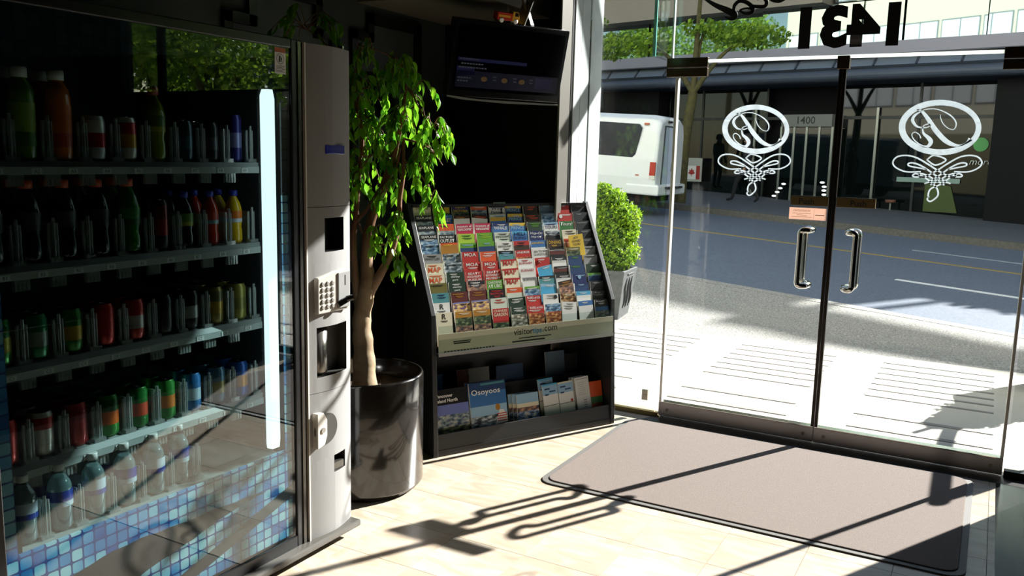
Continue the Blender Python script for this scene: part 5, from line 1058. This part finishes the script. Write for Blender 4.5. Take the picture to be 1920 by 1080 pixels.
# two framed maple flags in the shop window on the left
for k, xx in enumerate((-14.15, -13.45)):
    fr_ = thing('flag_display', ['left', 'right'][k] + ' red and white flag card in the shop window behind the street tree', 'flag', S(xx, BV - 0.1, 1.15), (0, 0, -AU), 'flag cards across the street')
    MB().box(-0.33, 0.33, 0, 0.03, -0.35, 0.35).build('frame', mat('frame pale', 'b3b6ae', rough=0.5), fr_); MB().box(-0.28, 0.28, -0.005, 0, -0.28, 0.12).build('flag_field', WHITE, fr_)
    MB().box(-0.28, -0.15, -0.008, -0.004, -0.28, 0.12).box(0.15, 0.28, -0.008, -0.004, -0.28, 0.12).build('flag_bar', mat('flag red', 'a82a24', rough=0.5), fr_)
    lf = [(0, .14), (.03, .07), (.09, .08), (.07, .03), (.12, -.02), (.04, -.06), (.01, -.06), (.01, -.12), (-.01, -.12), (-.01, -.06), (-.04, -.06), (-.12, -.02), (-.07, .03), (-.09, .08), (-.03, .07)]
    MB().prism([(a, b - 0.08) for a, b in lf], -0.008, -0.004).build('maple_leaf', MC['flag red'], fr_)
# small glowing discs standing in for downlight reflections along the entrance glass
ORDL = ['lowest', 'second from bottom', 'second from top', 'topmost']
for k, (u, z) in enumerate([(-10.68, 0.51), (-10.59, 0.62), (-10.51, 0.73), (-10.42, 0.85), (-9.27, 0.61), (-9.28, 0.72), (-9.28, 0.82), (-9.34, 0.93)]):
    gl_ = thing('downlight_reflection', 'glowing disc as downlight reflection at far entrance, %s of the %s row' % (ORDL[k % 4], 'slanting' if k < 4 else 'upright'), 'light', S(u, 22.70, z), (0, 0, -AU), 'glowing discs at the far entrance')
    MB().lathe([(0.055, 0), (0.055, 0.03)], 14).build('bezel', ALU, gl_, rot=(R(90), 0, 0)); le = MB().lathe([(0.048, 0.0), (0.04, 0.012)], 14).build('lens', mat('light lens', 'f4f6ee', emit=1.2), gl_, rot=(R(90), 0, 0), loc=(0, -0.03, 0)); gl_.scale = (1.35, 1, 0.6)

# ---- our own building above the entrance (mirrored in the glass opposite)
own = thing('hotel_facade', 'pale building front above the glass entrance with rows of windows', 'building', (0, 4.72, 0))
CRM = mat('cream spandrel', 'd8d2bd', rough=0.7); OWG = mat('pale window blind', 'e6eef0', rough=0.3)
MB().box(-20.5, 22, -0.1, 0.0, 2.95, 15).build('wall', CRM, own)
for f in range(4):
    z = 4.3 + f*2.65
    for k in range(16):
        x = -20.3 + k*1.95
        fr_ = MB().box(x, x + 1.8, 0.0, 0.05, z, z + 1.25).build('window', mat('window frame', '6d7478', rough=0.4), own)
        for a, b in ((x + 0.05, x + 0.87), (x + 0.93, x + 1.75)): MB().box(a, b, 0.05, 0.06, z + 0.06, z + 1.19).build('pane', OWG, fr_)

# ---- street trees
TLEAF = leafmat('street leaf', '4a6f1f', '9fc038', 0.5, 0.5); TBARK = mat('mossy bark', '4f4b25', rough=0.85, noise=('33321f', 0.8), nscale=12, bump=0.4)
def tree(label, base, h, r, fork, blobs, n, size):
    t = thing('street_tree', label, 'tree', base, (0, 0, 0), 'street trees')
    tb = MB(); top = Vector(fork); tb.tube(smooth_path([(0, 0, -0.1), (0.04, 0, fork[2]*0.5), fork], 6), [r*1.15, r, r*0.85], 12)
    for c, rad in blobs:
        c = Vector(c); m_ = (top + c)/2 + Vector((0, 0, 0.2)); tb.tube(smooth_path([top, m_, c], 5), [r*0.6, r*0.35, r*0.12], 8)
    tb.build('trunk', TBARK, t); fo = MB()
    tot = sum(rad[0]*rad[1] for _, rad in blobs)
    for c, rad in blobs: scatter(fo, c, rad, int(n*rad[0]*rad[1]/tot), size, 0.2, surf=False)
    fo.build('foliage', TLEAF, t, kind='stuff'); return t
g0 = rz(-11) + 0.12
b_ = S(-10.8, 17.9, rz(-10.8)+0.1)
tree('slim mossy street tree on the far kerb just right of the minibus', b_, 6, 0.13, (0.15, 0.1, 2.6), [((-1.0, 0.0, 3.75), (.75, .7, .28)), ((1.3, 0.4, 3.85), (1.0, .8, .30)), ((0.3, 0.2, 4.05), (.6, .6, .2)), ((0.3, 0, 6.8), (1.2, 1.0, .5))], 2200, 0.13)
b_ = S(-14.6, 18.0, rz(-14.6)+0.1)
tree('leafy street tree on the far kerb hidden behind the minibus', b_, 6, 0.14, (0.1, 0.0, 2.6), [((-1.0, 0, 3.9), (1.2, 1.0, .4)), ((1.1, 0.2, 3.7), (1.0, .9, .35)), ((0.2, 0, 4.3), (1.0, .9, .3))], 3000, 0.13)
b_ = S(0.2, 18.3, 0.0)
tree('street tree across the road beyond the right jamb whose shade dapples the asphalt', b_, 7, 0.14, (0.1, 0.0, 3.2), [((-0.6, 0, 4.2), (0.9, .8, .3)), ((0.9, 0.2, 4.7), (1.0, .8, .3)), ((2.0, 0, 4.3), (.8, .7, .3))], 230, 0.22)
for (x, y, lab) in ((7.2, 10.2, 'street tree to the right of the entrance mirrored in the vending glass'), (10.5, 12.0, 'second street tree to the right mirrored in the vending glass'), (9.0, 8.2, 'bushy street tree to the right close to the front mirrored in the vending glass')):
    tree(lab, (x, y, -0.05), 6, 0.12, (0.05, 0.0, 1.8), [((-0.9, 0, 3.0), (1.1, 1.1, .9)), ((0.9, 0.3, 3.4), (1.1, 1.1, .9)), ((0, 0, 4.5), (1.5, 1.4, 1.0)), ((0.3, -0.8, 3.4), (1.0, .9, .9))], 7000, 0.13)
for (x, y, lab) in ((-21.5, 9.0, 'near-side street tree to the left mirrored in the upper glass opposite'), (-28.5, 9.0, 'near-side street tree left of the building front mirrored in the upper glass opposite'), (-36, 9.5, 'farther near-side street tree mirrored in the upper glass opposite')):
    tree(lab, (x, y, 0.1), 10, 0.16, (0.1, 0.0, 4.8), [((-1.8, 0, 7.0), (2.0, 1.6, 1.6)), ((1.8, 0.2, 7.4), (2.0, 1.6, 1.6)), ((0, 0, 9.0), (2.6, 1.8, 1.6)), ((0, 0, 11), (2.0, 1.6, 1.4))], 8000, 0.2)

# ---- people on the far sidewalk
SKIN = mat('skin', 'b98a6c', rough=0.55)
def person(label, loc, yaw, top, legs, pose, hairc='1c1613'):
    """one skinned figure: pose maps joint names to offsets (x sideways, y forward, z up) in metres"""
    J = dict(hip=(0, 0, .92), belly=(0, 0, 1.08), chest=(0, .0, 1.30), neck=(0, .01, 1.47), head=(0, .03, 1.58), crown=(0, .03, 1.70),
             shl=(-.19, 0, 1.40), ell=(-.24, .02, 1.13), wrl=(-.25, .10, .90), hal=(-.25, .13, .80), shr=(.19, 0, 1.40), elr=(.24, .02, 1.13), wrr=(.25, .10, .90), har=(.25, .13, .80),
             hpl=(-.10, 0, .88), knl=(-.11, .03, .50), anl=(-.11, -.02, .09), tol=(-.12, .14, .03), hpr=(.10, 0, .88), knr=(.11, .03, .50), anr=(.11, -.02, .09), tor=(.12, .14, .03))
    J.update(pose)
    rad = dict(hip=.14, belly=.125, chest=.15, neck=.055, head=.088, crown=.075, shl=.065, ell=.045, wrl=.032, hal=.04, shr=.065, elr=.045, wrr=.032, har=.04, hpl=.09, knl=.06, anl=.042, tol=.035, hpr=.09, knr=.06, anr=.042, tor=.035)
    ed = [('hip', 'belly'), ('belly', 'chest'), ('chest', 'neck'), ('neck', 'head'), ('head', 'crown'), ('chest', 'shl'), ('shl', 'ell'), ('ell', 'wrl'), ('wrl', 'hal'), ('chest', 'shr'), ('shr', 'elr'), ('elr', 'wrr'), ('wrr', 'har'),
          ('hip', 'hpl'), ('hpl', 'knl'), ('knl', 'anl'), ('anl', 'tol'), ('hip', 'hpr'), ('hpr', 'knr'), ('knr', 'anr'), ('anr', 'tor')]
    K = list(J); me = bpy.data.meshes.new('person'); me.from_pydata([J[k] for k in K], [(K.index(a), K.index(b)) for a, b in ed], [])
    o = bpy.data.objects.new('person', me); C.objects.link(o); o.modifiers.new('skin', 'SKIN'); sd_ = me.skin_vertices[0].data
    for i, k in enumerate(K): sd_[i].radius = (rad[k], rad[k]*(0.8 if k in ('belly', 'chest', 'hip') else 1)); sd_[i].use_root = (k == 'hip')
    ss = o.modifiers.new('sub', 'SUBSURF'); ss.levels = ss.render_levels = 1
    dg = bpy.context.evaluated_depsgraph_get(); m2 = bpy.data.meshes.new_from_object(o.evaluated_get(dg)); bpy.data.objects.remove(o)
    for m in (mat('cloth ' + top, top, rough=0.8), mat('cloth ' + legs, legs, rough=0.8), SKIN, mat('shoe', '17171a', rough=0.6)): m2.materials.append(m)
    hands = [Vector(J['hal']), Vector(J['har'])]
    for p in m2.polygons:
        c = p.center; mi = 0 if c.z > 0.93 else (1 if c.z > 0.10 else 3)
        if c.z > 1.49 or min((c - h).length for h in hands) < 0.075: mi = 2
        p.material_index = mi; p.use_smooth = True
    r = thing('person', label, 'person', loc, (0, 0, yaw), 'people across the street'); b = link('body', m2, r)
    hd_ = Vector(J['head']); 
    hm = MB().lathe([(0.02, 0.205), (0.075, 0.185), (0.105, 0.12), (0.108, 0.06), (0.10, 0.02)], 16, c=(hd_.x, hd_.y - 0.025, hd_.z - 0.055), cap0=True, cap1=False); hm.build('hair', mat('hair ' + hairc, hairc, rough=0.7), r)
    fc = MB(); y = hd_.y + 0.092
    fc.add([(hd_.x - 0.014, y - 0.006, hd_.z - 0.005), (hd_.x + 0.014, y - 0.006, hd_.z - 0.005), (hd_.x, y + 0.022, hd_.z - 0.01), (hd_.x, y - 0.006, hd_.z + 0.045)], [(0, 1, 2), (1, 3, 2), (3, 0, 2)])
    fc.build('nose', SKIN, r)
    ey = MB(); 
    for q in (-0.032, 0.032): ey.lathe([(0.009, 0), (0.008, 0.005)], 8, c=(hd_.x + q, y - 0.012, hd_.z + 0.03))
    ey.box(hd_.x - 0.022, hd_.x + 0.022, y - 0.012, y - 0.004, hd_.z - 0.045, hd_.z - 0.038); ey.build('facial_features', mat('feature dark', '4a2a22', rough=0.6), r)
    return r
pu = -13.0; person('person in a black top with bare forearms standing by the far shop window', S(-12.9, 21.2, rz(-12.9)+0.125), R(150), '141518', '17181c', dict(ell=(-.27, .05, 1.14), wrl=(-.18, .26, 1.08), hal=(-.14, .32, 1.10), elr=(.27, .0, 1.13), wrr=(.24, .22, .98), har=(.22, .29, .94)), '3a2416')
person('person in a dark coat walking along the far sidewalk below the door emblem', S(-10.1, 19.8, rz(-10.1)+0.125), R(75), '17191d', '131519', dict(knl=(-.11, .20, .52), anl=(-.11, .28, .12), tol=(-.12, .44, .08), knr=(.11, -.06, .50), anr=(.11, -.32, .14), tor=(.12, -.20, .05), ell=(-.25, -.12, 1.13), wrl=(-.25, -.10, .90), hal=(-.25, -.07, .82), wrr=(.25, .26, .98), har=(.25, .32, .93)))
person('person in a grey jacket near the shop window left of the standing one', S(-13.7, 21.5, rz(-13.7)+0.125), R(190), '3a3c42', '1c1e24', {}, '241a14')
